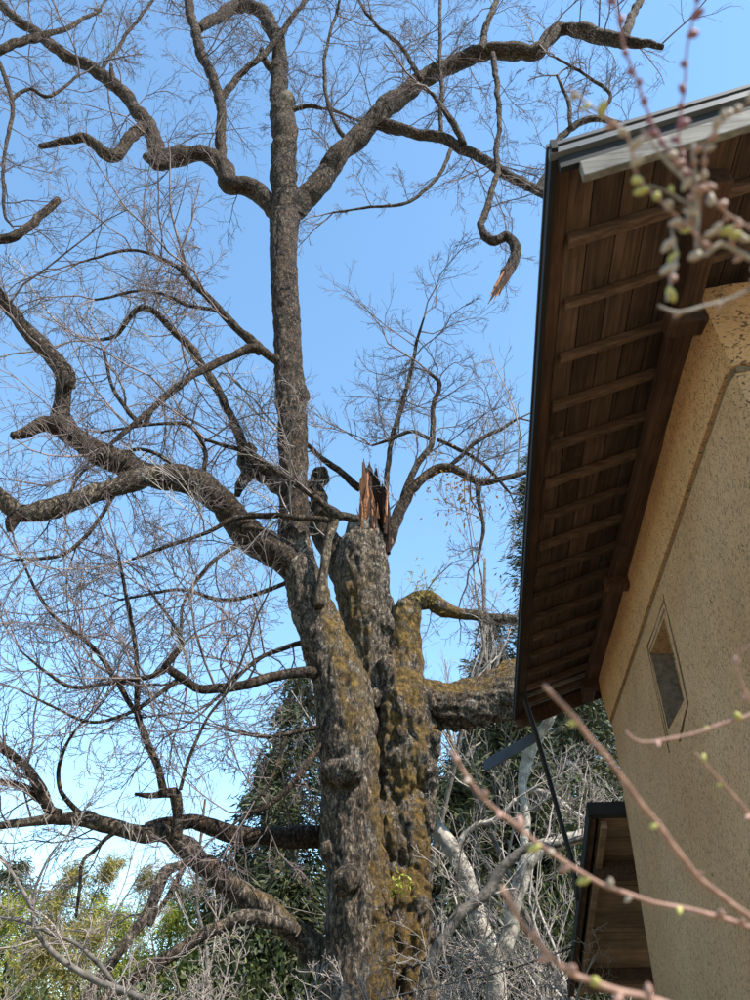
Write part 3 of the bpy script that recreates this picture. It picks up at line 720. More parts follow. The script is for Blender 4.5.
# --- left of the trunk, mid height
limb([(318, 674, 6.5), (300, 672, 6), (273, 676, 6), (238, 685, 5.5), (207, 690, 5.5), (186, 683, 5), (171, 673, 5), (163, 665, 4.5)], 11.2, 10.3, (2.2, (.9, 2.2)), tip=False, t0=.25)
limb([(164, 668, 4), (180, 650, 3.5), (183, 640, 3), (172, 620, 2), (150, 590, 1.6)], 10.3, 10.1, (3.4, (.7, 1.7)))
limb([(165, 668, 4), (150, 676, 3.2), (132, 679, 3), (100, 685, 2.6), (70, 687, 2.4), (44, 670, 1.8), (20, 650, 1.3)], 10.3, 9.8, (3.4, (.8, 1.8)))
limb([(176, 681, 3.5), (150, 700, 3), (125, 715, 2.5), (90, 722, 2), (50, 705, 1.6), (20, 690, 1.2)], 10.4, 9.9, (3.2, (.8, 1.8)))
limb([(316, 642, 4), (293, 646, 3.4), (264, 656, 3), (240, 675, 2.5), (215, 700, 2)], 11.6, 11.2, (3.0, (.8, 1.8)))
limb([(318, 727, 3), (300, 731, 2.8), (275, 737, 2.5), (255, 736, 2.2), (224, 729, 1.5)], 11.2, 10.9, (2.4, (.6, 1.4)))
limb([(322, 745, 4.5), (308, 762, 4), (290, 788, 3.6), (268, 806, 3), (250, 812, 1.8)], 11.2, 10.9, (2.2, (.5, 1.3)))
limb([(285, 737, 2.4), (278, 760, 2), (268, 785, 1.8), (255, 800, 1.3)], 11.0, 10.9, (2, (.5, 1.1)))
limb([(305, 575, 3), (270, 590, 2.8), (225, 600, 2.4), (180, 590, 2), (120, 600, 1.5)], 11.6, 10.8, (3.2, (.9, 2.0)), t0=.2)
limb([(250, 540, 3), (215, 560, 2.6), (185, 600, 2.2), (180, 640, 1.8)], 11.0, 10.6, (3.0, (.9, 2.0)))
limb([(120, 485, 3), (90, 530, 2.6), (60, 555, 2.2), (15, 560, 1.6)], 10.3, 9.8, (3.0, (.8, 1.8)), up=-.03)
# --- low limbs on the left
limb([(340, 830, 15), (326, 832, 14), (300, 836, 13), (282, 836, 11), (255, 834, 10), (233, 831, 9.5), (205, 826, 8.5), (189, 823, 8), (165, 822, 7), (145, 826, 6)], 12.3, 11.2, (.8, (.6, 1.4)), tip=False)
limb([(345, 985, 16), (315, 950, 15), (290, 928, 13), (270, 915, 12), (250, 902, 12), (224, 880, 12), (200, 856, 11.5), (184, 841, 11.5), (165, 832, 10), (132, 832, 9.5), (110, 828, 9.5), (88, 821, 9), (65, 819, 7), (48, 817, 6), (20, 823, 5), (-15, 830, 4)], 11.9, 10.2, (1.0, (.7, 1.7)), amp=.16, tip=False, t0=.3, moss=lambda c, n: .7 * sm(n.z + n.x * .6, .2, .8) * sm(project(c + TB)[0], 225, 260))
limb([(58, 816, 8), (47, 810, 6.5), (40, 788, 6), (28, 768, 5), (12, 754, 4.5), (-15, 738, 4)], 10.5, 10.0, (2.4, (.7, 1.8)))
limb([(46, 806, 5), (32, 792, 4), (18, 785, 4), (-10, 780, 3)], 10.5, 10.2, (2.4, (.6, 1.5)))
limb([(88, 821, 3.5), (60, 790, 3), (62, 755, 2.4), (75, 730, 1.6)], 10.6, 10.3, (2.8, (.6, 1.5)))
limb([(176, 838, 7), (178, 815, 6), (178, 794, 6.5), (171, 793, 5.5), (152, 796, 3.5), (135, 794, 2)], 10.75, 10.55, tip=False)
limb([(165, 795, 5), (161, 780, 4.6), (154, 757, 4.4), (146, 735, 4), (138, 712, 3.6), (138, 672, 3), (133, 628, 2.6), (124, 585, 2), (118, 550, 1.5)], 10.6, 10.2, (3.4, (.8, 1.9)), t0=.25)
limb([(140, 718, 3.6), (130, 704, 3.3), (114, 676, 3), (92, 646, 2.6), (57, 619, 2.3), (36, 590, 2), (22, 560, 1.5)], 10.5, 10.0, (3.4, (.8, 1.9)))
limb([(180, 790, 2.6), (186, 765, 2.4), (196, 742, 2), (210, 715, 1.6), (230, 690, 1.2)], 10.6, 10.5, (2.8, (.7, 1.6)), twmat=PALETWIG)
limb([(118, 829, 3.4), (106, 838, 3), (95, 850, 2.8), (82, 863, 2.6), (79, 890, 2.2), (76, 918, 1.6)], 10.6, 10.5, (2, (.4, 1.0)), tip=False, up=-.1)
limb([(298, 930, 7), (285, 926, 8.5), (264, 919, 8.5), (246, 917, 8), (229, 922, 7.5), (210, 931, 7), (189, 943, 7), (165, 959, 7), (141, 975, 7), (118, 992, 6.5), (95, 1010, 6)], 11.0, 10.4, (.6, (.5, 1.2)), tip=False, mat=BARK)
limb([(192, 862, 4), (180, 866, 4.5), (166, 872, 6), (158, 890, 6), (150, 911, 6), (128, 940, 6.5), (106, 968, 7), (88, 995, 7), (70, 1020, 7)], 10.9, 10.0, (.8, (.5, 1.3)), tip=False, mat=BARK)
limb([(183, 868, 3.5), (176, 885, 4), (164, 905, 4), (150, 925, 4)], 10.8, 10.4, tip=False)
limb([(345, 985, 14), (318, 962, 10), (300, 950, 8)], 12.0, 11.6, tip=False)

# --- snapped top: torn splinters round a rotten core
rg = random.Random(8)
def torn_sheet(name, cols, rows, fx, ftop, ybot, fY, thick, mat, seed):
    """a ragged upright shell: fx(t) pixel column, ftop(t) pixel height of its torn rim, fY(t) distance"""
    V = []; rgs = random.Random(seed)
    tops = [ftop(i / cols) + rgs.uniform(-7, 7) for i in range(cols + 1)]
    for side in (0, 1):
        for i in range(cols + 1):
            t = i / cols
            for j in range(rows + 1):
                k = j / rows; x = fx(t) + rgs.uniform(-.5, .5)
                p = P(x, ybot + (tops[i] - ybot) * k, fY(t)); p.x += .035 * noise.noise(p * 4); p.y += .05 * noise.noise(Vector((p.x * 9, 3, p.z * 1.2)))
                p.y += side * thick * (1 - .6 * k); V.append(p - TB)
    n1 = (cols + 1) * (rows + 1); I = lambda s_, i, j: s_ * n1 + i * (rows + 1) + j; Q = []
    for i in range(cols):
        for j in range(rows):
            Q.append((I(0, i, j), I(0, i + 1, j), I(0, i + 1, j + 1), I(0, i, j + 1))); Q.append((I(1, i, j), I(1, i, j + 1), I(1, i + 1, j + 1), I(1, i + 1, j)))
        Q.append((I(0, i, rows), I(0, i + 1, rows), I(1, i + 1, rows), I(1, i, rows)))
    for i in (0, cols):
        for j in range(rows): Q.append((I(0, i, j), I(0, i, j + 1), I(1, i, j + 1), I(1, i, j)))
    link(name, py_mesh(name, V, Q), mat, tree)
torn_sheet('rotten_shell', 18, 10, lambda t: 364 + 26 * t, lambda t: 463 + 6 * t + 38 * t * t, 552, lambda t: 12.0 + .4 * math.sin(math.pi * min(1, t * 1.15)), .1, HEART, 1)
torn_sheet('torn_slab', 7, 12, lambda t: 360.5 + 8 * t, lambda t: 466 + 14 * abs(t - .45), 549, lambda t: 11.93 + .10 * t, .07, TORN, 2)
torn_sheet('torn_slab', 5, 8, lambda t: 372 + 5 * t, lambda t: 500 + 18 * t, 548, lambda t: 12.02 + .1 * t, .06, TORN, 3)
torn_sheet('torn_slab', 9, 6, lambda t: 362 + 24 * t, lambda t: 532 + 7 * math.sin(9 * t), 560, lambda t: 11.9 + .2 * t * t, .2, TORN, 4)
torn_sheet('ragged_rim', 20, 4, lambda t: 341 + 46 * t, lambda t: 532 - 16 * math.sin(math.pi * t) + 5 * math.sin(17 * t), 566, lambda t: 12.22 - .34 * math.sin(math.pi * t), .12, GREYBARK, 6)
rgf = random.Random(12)
for _ in range(16):
    x0 = rgf.uniform(360, 386); h0 = rgf.uniform(14, 46); y_ = rgf.uniform(515, 535); Yf = rgf.uniform(11.86, 12.1)
    a_, b_, c_ = P(x0, y_, Yf), P(x0 + rgf.uniform(-1.5, 1.5), y_ - h0 * .55, Yf), P(x0 + rgf.uniform(-4, 4), y_ - h0, Yf + rgf.uniform(-.1, .1))
    cp, cr = catmull([a_, b_, c_], [rgf.uniform(.018, .04), .018, .003], .1); V, Q = sweep(cp, cr, 5)
    link('splinter', py_mesh('splinter', V - np.array(TB), Q), TORN if rgf.random() < .6 else HEART, tree)
# torn end of the hanging limb, and the pale cut on the leader
for k, (dx, ex, ey, r_) in enumerate([(0, 488, 304, 3.0), (2.5, 494, 300, 2.6), (-2, 490, 296, 2.6), (3.5, 499, 296, 2.0), (-3, 495, 288, 2.4), (1, 491, 300, 2.2)]):
    tp, tr = pl([(512 + dx * .6, 262, r_), (505 + dx, 277, r_ * 1.05), (498 + dx, 288, r_ * .8), (ex, ey, .4)], 9.84 + .03 * (k % 3 - 1), 9.82 + .05 * (k % 2)); cp, cr = catmull(tp, tr, .06)
    V, Q = sweep(cp, cr, 6); link('torn_end', py_mesh('torn_end', V - np.array(TB), Q), TORN if k % 3 else HEART, tree)
c = P(286, 97, 10.7); rr = 10 * depth(c) / F
V = [(0, 0, 0)] + [(rr * .75 * math.cos(a), 0, rr * math.sin(a)) for a in np.linspace(0, 2 * math.pi, 14, endpoint=False)]
V = [Vector(v) + Vector((0, -.25 * v[2] , 0)) for v in V]; V[0] = Vector((0, -.07, .0))
cut = link('cut_face', py_mesh('cut_face', [v + c - TB for v in V], [(0, i + 1, (i + 1) % 14 + 1) for i in range(14)]), CUTWOOD, tree)

# ------------------------------------------------------------------ foliage helpers
def leaf_quads(C, Dv, L, Wd, rs):
    """C centres (n,3), Dv directions (n,3): narrow blades"""
    n_ = len(C); Dv = Dv / (np.linalg.norm(Dv, axis=1)[:, None] + 1e-9)
    R = rs.normal(size=(n_, 3)); S = np.cross(Dv, R); S /= np.linalg.norm(S, axis=1)[:, None] + 1e-9
    L = L[:, None]; Wd = Wd[:, None]
    V = np.stack([C, C + Dv * L * .5 + S * Wd, C + Dv * L, C + Dv * L * .45 - S * Wd], axis=1)
    return V.reshape(-1, 3), np.arange(n_ * 4).reshape(-1, 4)
def leaf_obj(name, C, Dv, L, Wd, rs, mat, parent, base):
    V, Q = leaf_quads(np.asarray(C, float), np.asarray(Dv, float), L, Wd, rs)
    me = quad_mesh(name, V - np.array(base), Q)
    at = me.attributes.new('leafrand', 'FLOAT', 'FACE'); at.data.foreach_set('value', np.clip(rs.beta(2, 2.4, len(Q)), 0, 1).astype(np.float32))
    o = link(name, me, mat, parent); o['kind'] = 'stuff'; return o
def cedar(label, apex_px, Y, rad, seed, nbr=110, leaf=70, h_from=.05, mat=CEDAR, L=.34, Wd=.030, group='dark conifers behind the big tree'):
    top = P(apex_px[0], apex_px[1], Y); base = Vector((top.x, Y, ground_h(top.x, Y))); H = top.z - base.z
    rs = np.random.RandomState(seed)
    o = tag(empty('cedar_tree', base), label, 'tree', group)
    V, Q = sweep([(0, 0, -.2), (0, 0, H * .3), (.05, 0, H * .7), (0, 0, H)], [H * .017 + .06, H * .014 + .04, H * .007 + .02, .02], 8)
    link('trunk', py_mesh('trunk', V, Q), GREYBARK, o, smooth=True)
    C, Dv, bp = [], [], []
    for i in range(nbr):
        f = h_from + (1 - h_from) * ((i + rs.rand()) / nbr) ** .85
        a = rs.rand() * 2 * math.pi; r = rad * (1 - f) ** .75 * rs.uniform(.55, 1.15) + .25
        z0 = H * f; tip = np.array([math.cos(a) * r, math.sin(a) * r, z0 - r * rs.uniform(.0, .45)])
        st = np.array([0, 0, z0]); mid = (st + tip) / 2 + [0, 0, .12 * r]
        bp.append(([tuple(st + base), tuple(mid + base), tuple(tip + base)], .03, .01))
        m_ = int(2.1 * leaf * (.35 + r / rad)); t = rs.uniform(.25, 1.05, m_)[:, None]
        q = st * (1 - t) ** 2 + 2 * mid * t * (1 - t) + tip * t * t
        q += rs.normal(scale=.16 + .06 * r, size=(m_, 3)) * [1, 1, .8]
        d = (tip - st) / (r + .1) + rs.normal(scale=.55, size=(m_, 3)) + [0, 0, -.25]
        C.append(q); Dv.append(d)
    C = np.vstack(C); Dv = np.vstack(Dv); k = len(C)
    twig_obj('branches', bp, GREYBARK, o, base)
    leaf_obj('crown', C, Dv, L * rs.uniform(.5, 1.3, k), Wd * rs.uniform(.6, 1.3, k), rs, mat, o, (0, 0, 0))
    return o
cedar('slender dark conifer just left of the giant trunk', (303, 676), 25, 2.4, 1, 120, 80)
cedar('broad shaggy conifer low between left limb and giant trunk', (268, 760), 28, 3.0, 2, 100, 90)
cedar('tall grey-green conifer rising beside the eave edge', (536, 452), 24, 3.3, 3, 190, 100)
cedar('small dark conifer below the mossy stub branch', (487, 622), 26, 2.5, 4, 110, 90)
cedar('dense dark conifer directly behind the hose', (560, 660), 21, 3.6, 5, 130, 90)
cedar('dark conifer seen through the pale forked stems', (468, 730), 30, 3.2, 6, 110, 90)
cedar('dark conifer behind the loose gutter', (500, 705), 18.5, 2.6, 11, 110, 90)
cedar('dark conifer right behind the trunk, above the brown slanting stem', (448, 770), 17.5, 2.0, 12, 90, 80)
cedar('distant conifer at far left above the bamboo', (18, 862), 34, 3.0, 7, 80, 70)
cedar('low dark conifer beside the green bamboo', (252, 865), 32, 3.2, 8, 90, 90)
cedar('squat dark conifer behind the trunk foot on its right', (510, 800), 19, 2.8, 9, 90, 90)
cedar('squat dark conifer behind the trunk foot on its left', (290, 880), 20, 2.4, 10, 90, 90)

def bamboo(label, tip_px, Y, seed, mat, lean=.0, leaves=2600, spread=1.0):
    top = P(tip_px[0], tip_px[1], Y); rs = np.random.RandomState(seed)
    base = Vector((top.x - lean, Y + rs.uniform(-.5, .5), 0)); base.z = ground_h(base.x, base.y); H = top.z - base.z
    o = tag(empty('bamboo', base), label, 'bamboo', 'bamboo grove beyond the garden')
    pts = [Vector((0, 0, -.1)), Vector((lean * .1, 0, H * .4)), Vector((lean * .4, 0, H * .75)), Vector((lean * .75, 0, H * .94)), Vector((lean, 0, H))]
    cp, cr = catmull(pts, [.05, .045, .03, .018, .008], .4)
    V, Q = sweep(cp, cr, 6); link('culm', py_mesh('culm', V, Q), CULM, o, smooth=True)
    C, Dv, bp = [], [], []
    nb = 70
    for i in range(nb):
        f = rs.uniform(.18, 1.0); j = min(len(cp) - 2, int(f * (len(cp) - 1))); p = cp[j]
        a = rs.rand() * 6.283; r = spread * (1.2 - .9 * f) * rs.uniform(.5, 1.1) + .12
        tg = cp[j + 1] - cp[j]; tg = tg / np.linalg.norm(tg); tip = p + np.array([math.cos(a) * r * .8, math.sin(a) * r * .8, 0]) + tg * rs.uniform(-.1, .8) * (r + .25)
        bp.append(([tuple(p + np.array(base)), tuple((p + tip) / 2 + np.array(base) + [0, 0, .1]), tuple(tip + np.array(base))], .008, .004))
        k = leaves // nb; t = rs.uniform(.2, 1.1, k)[:, None]
        C.append(p * (1 - t) + tip * t + rs.normal(scale=.11, size=(k, 3))); Dv.append((tip - p) * .7 + rs.normal(scale=.45, size=(k, 3)) + [0, 0, -.35])
    C = np.vstack(C); Dv = np.vstack(Dv); k = len(C)
    twig_obj('side_branches', bp, CULM, o, base)
    leaf_obj('leaves', C, Dv, rs.uniform(.12, .30, k), rs.uniform(.009, .018, k), rs, mat, o, (0, 0, 0))
for i, (lb, px, Y, m_, ln, sp) in enumerate([
    ('tall olive bamboo plume arching right above its neighbours', (112, 862), 29, BAMBOO_Y, .9, 1.0),
    ('olive bamboo plume left of the tallest one', (78, 878), 30, BAMBOO_Y, .6, 1.1),
    ('yellowish bamboo plume under the low left limb', (150, 882), 31, BAMBOO_Y, .5, 1.2),
    ('bright green bamboo plume under the arching grey limb', (185, 890), 28, BAMBOO_G, .5, 1.3),
    ('feathery bamboo tip peeking between the two low limbs', (205, 868), 33, BAMBOO_Y, .7, 1.0),
    ('broad bright green bamboo in front of the grove', (168, 915), 26, BAMBOO_G, .3, 1.5),
    ('dull bamboo at the left edge of the picture', (22, 905), 28, BAMBOO_G, .4, 1.3),
    ('brownish bamboo behind the hanging twig', (55, 900), 31, BAMBOO_Y, .4, 1.3),
    ('short green bamboo left of the forked dead stem', (115, 915), 27, BAMBOO_G, -.3, 1.4),
    ('short bamboo beside the low dark conifer', (215, 912), 27, BAMBOO_G, .3, 1.3),
    ('low yellow bamboo at the bottom left corner', (40, 950), 24, BAMBOO_Y, .3, 1.3),
    ('low yellow bamboo in front of the olive plumes', (92, 935), 25, BAMBOO_Y, .2, 1.4)]):
    bamboo(lb, px, Y, 20 + i, m_, ln, 6500, sp)

# ------------------------------------------------------------------ bare trees and shrubs
def free_tree(name, label, cat, limbs, tw, mat, twmat, base_px, Y, seed, group=None, names=None, **kw):
    base = P(base_px[0], base_px[1], Y); base.z = ground_h(base.x, base.y)
    o = tag(empty(name, base), label, cat, group); rg = random.Random(seed)
    for i, (pts, Y0, Y1) in enumerate(limbs):
        me, cp, cr = limb_mesh(pts, Y0, Y1, .14, seed=seed + i, base=base)
        l = link('trunk' if i == 0 else 'limb', me, mat, o, smooth=True)
        polys = spawn(cp, cr, tw[0], tw[1], rg, **kw)
        if cr[-1] < .06: grow(polys, tuple(cp[-1]), nrm(tuple(cp[-1] - cp[-3])), tw[1][1], cr[-1] * .8, 0, rg)
        if polys: twig_obj('twigs', polys, twmat, l, base)
    return o
free_tree('bare_tree', 'pale forked bare tree standing right of the giant trunk', 'tree', [
    ([(502, 1120, 14), (500, 1030, 12), (497, 990, 11), (489, 952, 10.5), (473, 909, 10), (456, 858, 10), (442, 836, 9), (428, 815, 8), (410, 780, 6)], 12.9, 12.7),
    ([(497, 985, 10), (499, 960, 9), (513, 917, 9), (524, 872, 9), (540, 852, 8.5), (556, 844, 8), (590, 832, 7), (640, 815, 5)], 12.9, 12.6),
    ([(524, 872, 5), (526, 840, 5), (527, 815, 6), (524, 785, 6), (530, 751, 7), (540, 735, 6), (560, 700, 4), (575, 660, 3)], 12.8, 13.1),
    ([(528, 792, 4), (544, 793, 3.4), (558, 799, 3), (574, 812, 2.2), (590, 820, 1.8)], 12.8, 12.6),
    ([(455, 852, 4), (463, 836, 3.6), (476, 825, 3.3), (494, 821, 3), (515, 800, 2)], 12.7, 12.5)],
    (1.6, (.6, 1.4)), PALEBARK, PALETWIG, (500, 1000), 12.9, 50, kids=(7, 6))
free_tree('bare_tree', 'brown slanting bare stem crossing in front of the pale forked tree', 'tree', [
    ([(405, 1120, 8), (420, 1010, 7.5), (430, 962, 7), (451, 926, 6.5), (481, 896, 6), (507, 866, 5.5), (530, 850, 4.5), (560, 845, 3.5), (585, 838, 3)], 11.6, 11.3)],
    (2.6, (.6, 1.6)), GREYBARK, SHRUBTWIG, (415, 1000), 11.6, 60)
def wild_tree(name, label, cat, base_px, Y, H, seed, mat, r=.09, n_stem=1, twmat=None, spread=.75, group=None, kids=(9, 7, 5), lean=(0, 0), maxlvl=3, ratio=.5, curl=.16, up=.09):
    base = P(base_px[0], base_px[1], Y); base.z = ground_h(base.x, base.y)
    o = tag(empty(name, base), label, cat, group); rg = random.Random(seed)
    for k in range(n_stem):
        out = []
        d = nrm((rg.gauss(0, .32 if n_stem > 1 else .04) + lean[0], rg.gauss(0, .3 if n_stem > 1 else .04) + lean[1], 1))
        grow(out, (base.x + rg.gauss(0, .12), base.y + rg.gauss(0, .12), base.z - .05), d, H * rg.uniform(.75, 1.05), r * rg.uniform(.7, 1.1), 0, rg, maxlvl, up, kids, spread, curl, ratio, .0035, (9, 5, 4, 3))
        V, Q = tubes(out[:1], 7); s = link('stem', quad_mesh('stem', V - np.array(base), Q), mat, o, smooth=True)
        twig_obj('twigs', out[1:], twmat or mat, s, base)
    return o
wild_tree('bare_tree', 'slim bare tree behind the mossy stub branch', 'tree', (448, 1000), 17, 11.5, 70, GREYBARK, .10, twmat=SHRUBTWIG)
wild_tree('bare_tree', 'grey bare tree in front of the conifer beside the eave', 'tree', (508, 1000), 18, 14, 71, GREYBARK, .12, twmat=PALETWIG, kids=(14, 8, 5))
wild_tree('bare_tree', 'grey bare tree behind the storehouse far corner', 'tree', (590, 1000), 15, 8.5, 72, GREYBARK, .09, twmat=PALETWIG, kids=(14, 8, 5))
wild_tree('bare_tree', 'thin bare tree beyond the slender left conifer', 'tree', (225, 1000), 21, 8.5, 73, GREYBARK, .09, twmat=SHRUBTWIG)
sh = [('tangled leafless shrub at the foot of the giant trunk', 345, 8.6, 2.5, PALETWIG), ('tangled leafless shrub left of the giant trunk foot', 275, 8.4, 2.45, SHRUBTWIG),
      ('tangled leafless shrub right of the giant trunk foot', 425, 9.5, 2.7, SHRUBTWIG), ('pale leafless shrub below the pale forked tree', 505, 10.5, 3.2, PALETWIG),
      ('pale leafless thicket under the hose end', 508, 11.0, 3.9, PALETWIG), ('leafless shrub crossing the low grey limb', 190, 8.6, 2.5, SHRUBTWIG),
      ('leafless shrub under the forked dead stem', 120, 8.4, 2.7, SHRUBTWIG), ('wide leafless shrub in the bottom left corner', 45, 8.2, 3.2, SHRUBTWIG),
      ('pale leafless shrub behind the brown slanting stem', 465, 12.5, 3.8, PALETWIG), ('tall pale thicket behind the hose', 545, 13.0, 5.6, PALETWIG)]
for i, (lb, px, Y, H, m_) in enumerate(sh):
    wild_tree('bare_shrub', lb, 'shrub', (px, 1000), Y, H, 80 + i, m_, .02, 9, group='leafless shrubs at the bottom', kids=(8, 6, 4), curl=.24, up=.02, spread=.95, lean=(-.34, .05) if px > 500 else (0, 0))
# curved bare stems rising at the left corner
free_tree('bare_sapling', 'curving bare sapling with thin arms at the bottom left', 'sapling', [
    ([(240, 1080, 4), (180, 1020, 4), (132, 995, 4), (95, 980, 3.8), (66, 964, 3.6), (48, 948, 3.4), (36, 930, 3.2), (33, 912, 2.8), (26, 898, 2.6), (12, 874, 2.2), (-5, 852, 1.8)], 8.4, 8.2),
    ([(120, 992, 3.2), (100, 965, 3), (78, 945, 2.6), (55, 935, 2.4), (25, 922, 2), (-10, 915, 1.6)], 8.4, 8.2),
    ([(34, 925, 2.4), (36, 890, 2), (48, 860, 1.6), (60, 842, 1.2)], 8.3, 8.3)],
    (2.4, (.4, 1.1)), GREYBARK, SHRUBTWIG, (240, 1000), 8.4, 95)
# dead brown leaves caught in the crown above the mossy stub
rs = np.random.RandomState(5)
C = np.array([P(455 + rs.normal(0, 16) + 12 * k, 478 + 25 * k + rs.normal(0, 14), 12.0) for k in (0, 1, .5) for _ in range(110)])
o = leaf_obj('dead_leaves', C - np.array(TB), rs.normal(size=(len(C), 3)) + [0, 0, -.5], rs.uniform(.06, .14, len(C)), rs.uniform(.01, .025, len(C)), rs, DRYLEAF, tree, (0, 0, 0))
C = np.array([P(425 + rs.normal(0, 9), 590 + rs.normal(0, 10), 11.8) for _ in range(170)])
leaf_obj('fern_tuft', C - np.array(TB), rs.normal(size=(len(C), 3)) + [0, 0, .9], rs.uniform(.06, .16, len(C)), rs.uniform(.006, .013, len(C)), rs, BAMBOO_Y, tree, (0, 0, 0))
C = np.array([P(402 + rs.normal(0, 6), 885 + rs.normal(0, 7), 11.2) for _ in range(60)])
leaf_obj('fern_tuft', C - np.array(TB), rs.normal(size=(len(C), 3)) + [0, -.3, .4], rs.uniform(.05, .10, len(C)), rs.uniform(.012, .02, len(C)), rs, BAMBOO_G, tree, (0, 0, 0))
# evergreen undergrowth closing the view at eye level
def bush(label, px, py, Y, rad, seed, mat=EVERGREEN, k=5000):
    c = P(px, py, Y); base = Vector((c.x, Y, ground_h(c.x, Y))); rs = np.random.RandomState(seed)
    o = tag(empty('evergreen_bush', base), label, 'bush', 'evergreen undergrowth')
    out = []; rg = random.Random(seed); H = c.z - base.z
    for _ in range(6): grow(out, tuple(base), nrm((rg.gauss(0, .5), rg.gauss(0, .5), 1)), H * .9, .04, 0, rg, 1)
    twig_obj('stems', out, GREYBARK, o, base)
    cl = rs.normal(size=(60, 3)); cl /= np.linalg.norm(cl, axis=1)[:, None]; cl *= rs.uniform(.3, 1, 60)[:, None] ** .5
    cl = cl * [rad, rad, H * .5] + [0, 0, H * .52]
    C = cl[rs.randint(0, 60, k)] + rs.normal(scale=rad * .17, size=(k, 3)); Dv = C - [0, 0, H * .4] + rs.normal(scale=.8, size=(k, 3))
    leaf_obj('leaves', C, Dv, rs.uniform(.08, .2, k), rs.uniform(.02, .05, k), rs, mat, o, (0, 0, 0))
for i, a in enumerate([('dark evergreen bush behind the low left limb end', 262, 930, 22, 2.0), ('dark evergreen bush at the trunk foot, left', 305, 955, 18, 1.7), ('evergreen bush between trunk and pale tree', 460, 905, 20, 2.2),
        ('evergreen bush behind the pale forked tree', 530, 885, 18, 2.2), ('evergreen bush beside the shed', 585, 850, 17, 2.2), ('olive evergreen bush above the shed roof', 575, 770, 19, 1.9),
        ('olive evergreen bush behind the lower grove', 130, 985, 22, 2.0), ('olive evergreen bush in the lower left corner', 20, 985, 21, 2.0), ('evergreen bush right of the green bamboo', 225, 955, 23, 2.0)]):
    bush(*a, 200 + i)

# ------------------------------------------------------------------ wire
wp, wr = catmull([P(380, 1000, 10.8), P(430, 988, 10.9), P(500, 972, 11.0), P(583, 944, 11.1), P(640, 922, 11.2)], [.012] * 5, .2)
V, Q = sweep(wp, wr, 6); tag(link('cable', py_mesh('cable', V, Q), RUBBER), 'thin black cable running low to the shed', 'cable')

# ------------------------------------------------------------------ budding branches close to the camera
def stem_mat(name, lo, hi): return simple(name, lo, hi, 60, .6, bmp=.3, bd=.001)
PINK = stem_mat('pink_twig', (.15, .08, .06), (.32, .19, .14)); GREYT = stem_mat('grey_twig', (.15, .12, .10), (.32, .275, .235)); PURPLE = stem_mat('purple_twig', (.14, .06, .075), (.30, .15, .15))
BUD_P = stem_mat('pink_bud', (.20, .105, .085), (.38, .235, .18)); BUD_G = stem_mat('green_bud', (.24, .22, .05), (.44, .40, .14)); BUD_D = stem_mat('purple_bud', (.12, .045, .06), (.26, .11, .12))
BUD_W = stem_mat('pale_bud', (.21, .16, .12), (.40, .33, .26))
def bud_mesh(mat):
    V, Q = sweep([(0, 0, -.35), (0, 0, 0), (0, 0, .45), (0, 0, .9), (0, 0, 1.25), (0, 0, 1.45)], [.22, .46, .58, .5, .28, .07], 7)
    me = py_mesh('bud', V, Q); me.materials.append(mat); me.polygons.foreach_set('use_smooth', [True] * len(me.polygons)); return me
BM = {k: bud_mesh(m_) for k, m_ in (('p', BUD_P), ('g', BUD_G), ('d', BUD_D), ('w', BUD_W))}
rgb = random.Random(77)
def shoots(root, base, specs):
    for pts, d0, d1, mat, kinds, spacing, bs in specs:
        s = [0]
        for a, b in zip(pts[:-1], pts[1:]): s.append(s[-1] + math.hypot(b[0] - a[0], b[1] - a[1]))
        wp = [PD(x, y, d0 + (d1 - d0) * t / s[-1]) for (x, y, r), t in zip(pts, s)]; wr = [.56 * r * depth(p) / F for (x, y, r), p in zip(pts, wp)]
        cp, cr = catmull(wp, wr, .012)
        for i in range(len(cp)): cp[i] += np.array(noise.noise_vector(Vector(cp[i] * 30))) * .0022; cr[i] *= 1 + .12 * noise.noise(Vector(cp[i] * 90))
        V, Q = sweep(cp, cr, 8); sh_ = link('shoot', py_mesh('shoot', V - np.array(base), Q), mat, root, smooth=True)
        if not kinds: continue
        acc = rgb.uniform(0, spacing)
        for i in range(1, len(cp) - 1):
            acc += np.linalg.norm(cp[i] - cp[i - 1])
            if acc > spacing:
                acc = rgb.uniform(-.4, .3) * spacing
                t = Vector(cp[i + 1] - cp[i - 1]).normalized(); v = Vector((rgb.gauss(0, 1), rgb.gauss(0, 1), rgb.gauss(0, 1))); v = (v - t * v.dot(t)).normalized()
                sgn = 1 if cp[0][0] > cp[-1][0] else -1
                d = (v + t * .5).normalized()
                b = bpy.data.objects.new('bud', BM[rgb.choice(kinds)]); col.objects.link(b); b.parent = sh_
                b.location = Vector(cp[i]) + d * cr[i] * .7 - Vector(base); b.rotation_mode = 'QUATERNION'; b.rotation_quaternion = d.to_track_quat('Z', 'Y')
                k = 1.22 * bs * rgb.uniform(.75, 1.25); b.scale = (k, k, k * 1.1)
def shrub_root(name, label, foot):
    return tag(empty(name, foot), label, 'branch')
foot = Vector((.95, .55, 0))
r1 = shrub_root('budding_branch', 'out-of-focus pink budding shoots in front of the storehouse wall', foot)
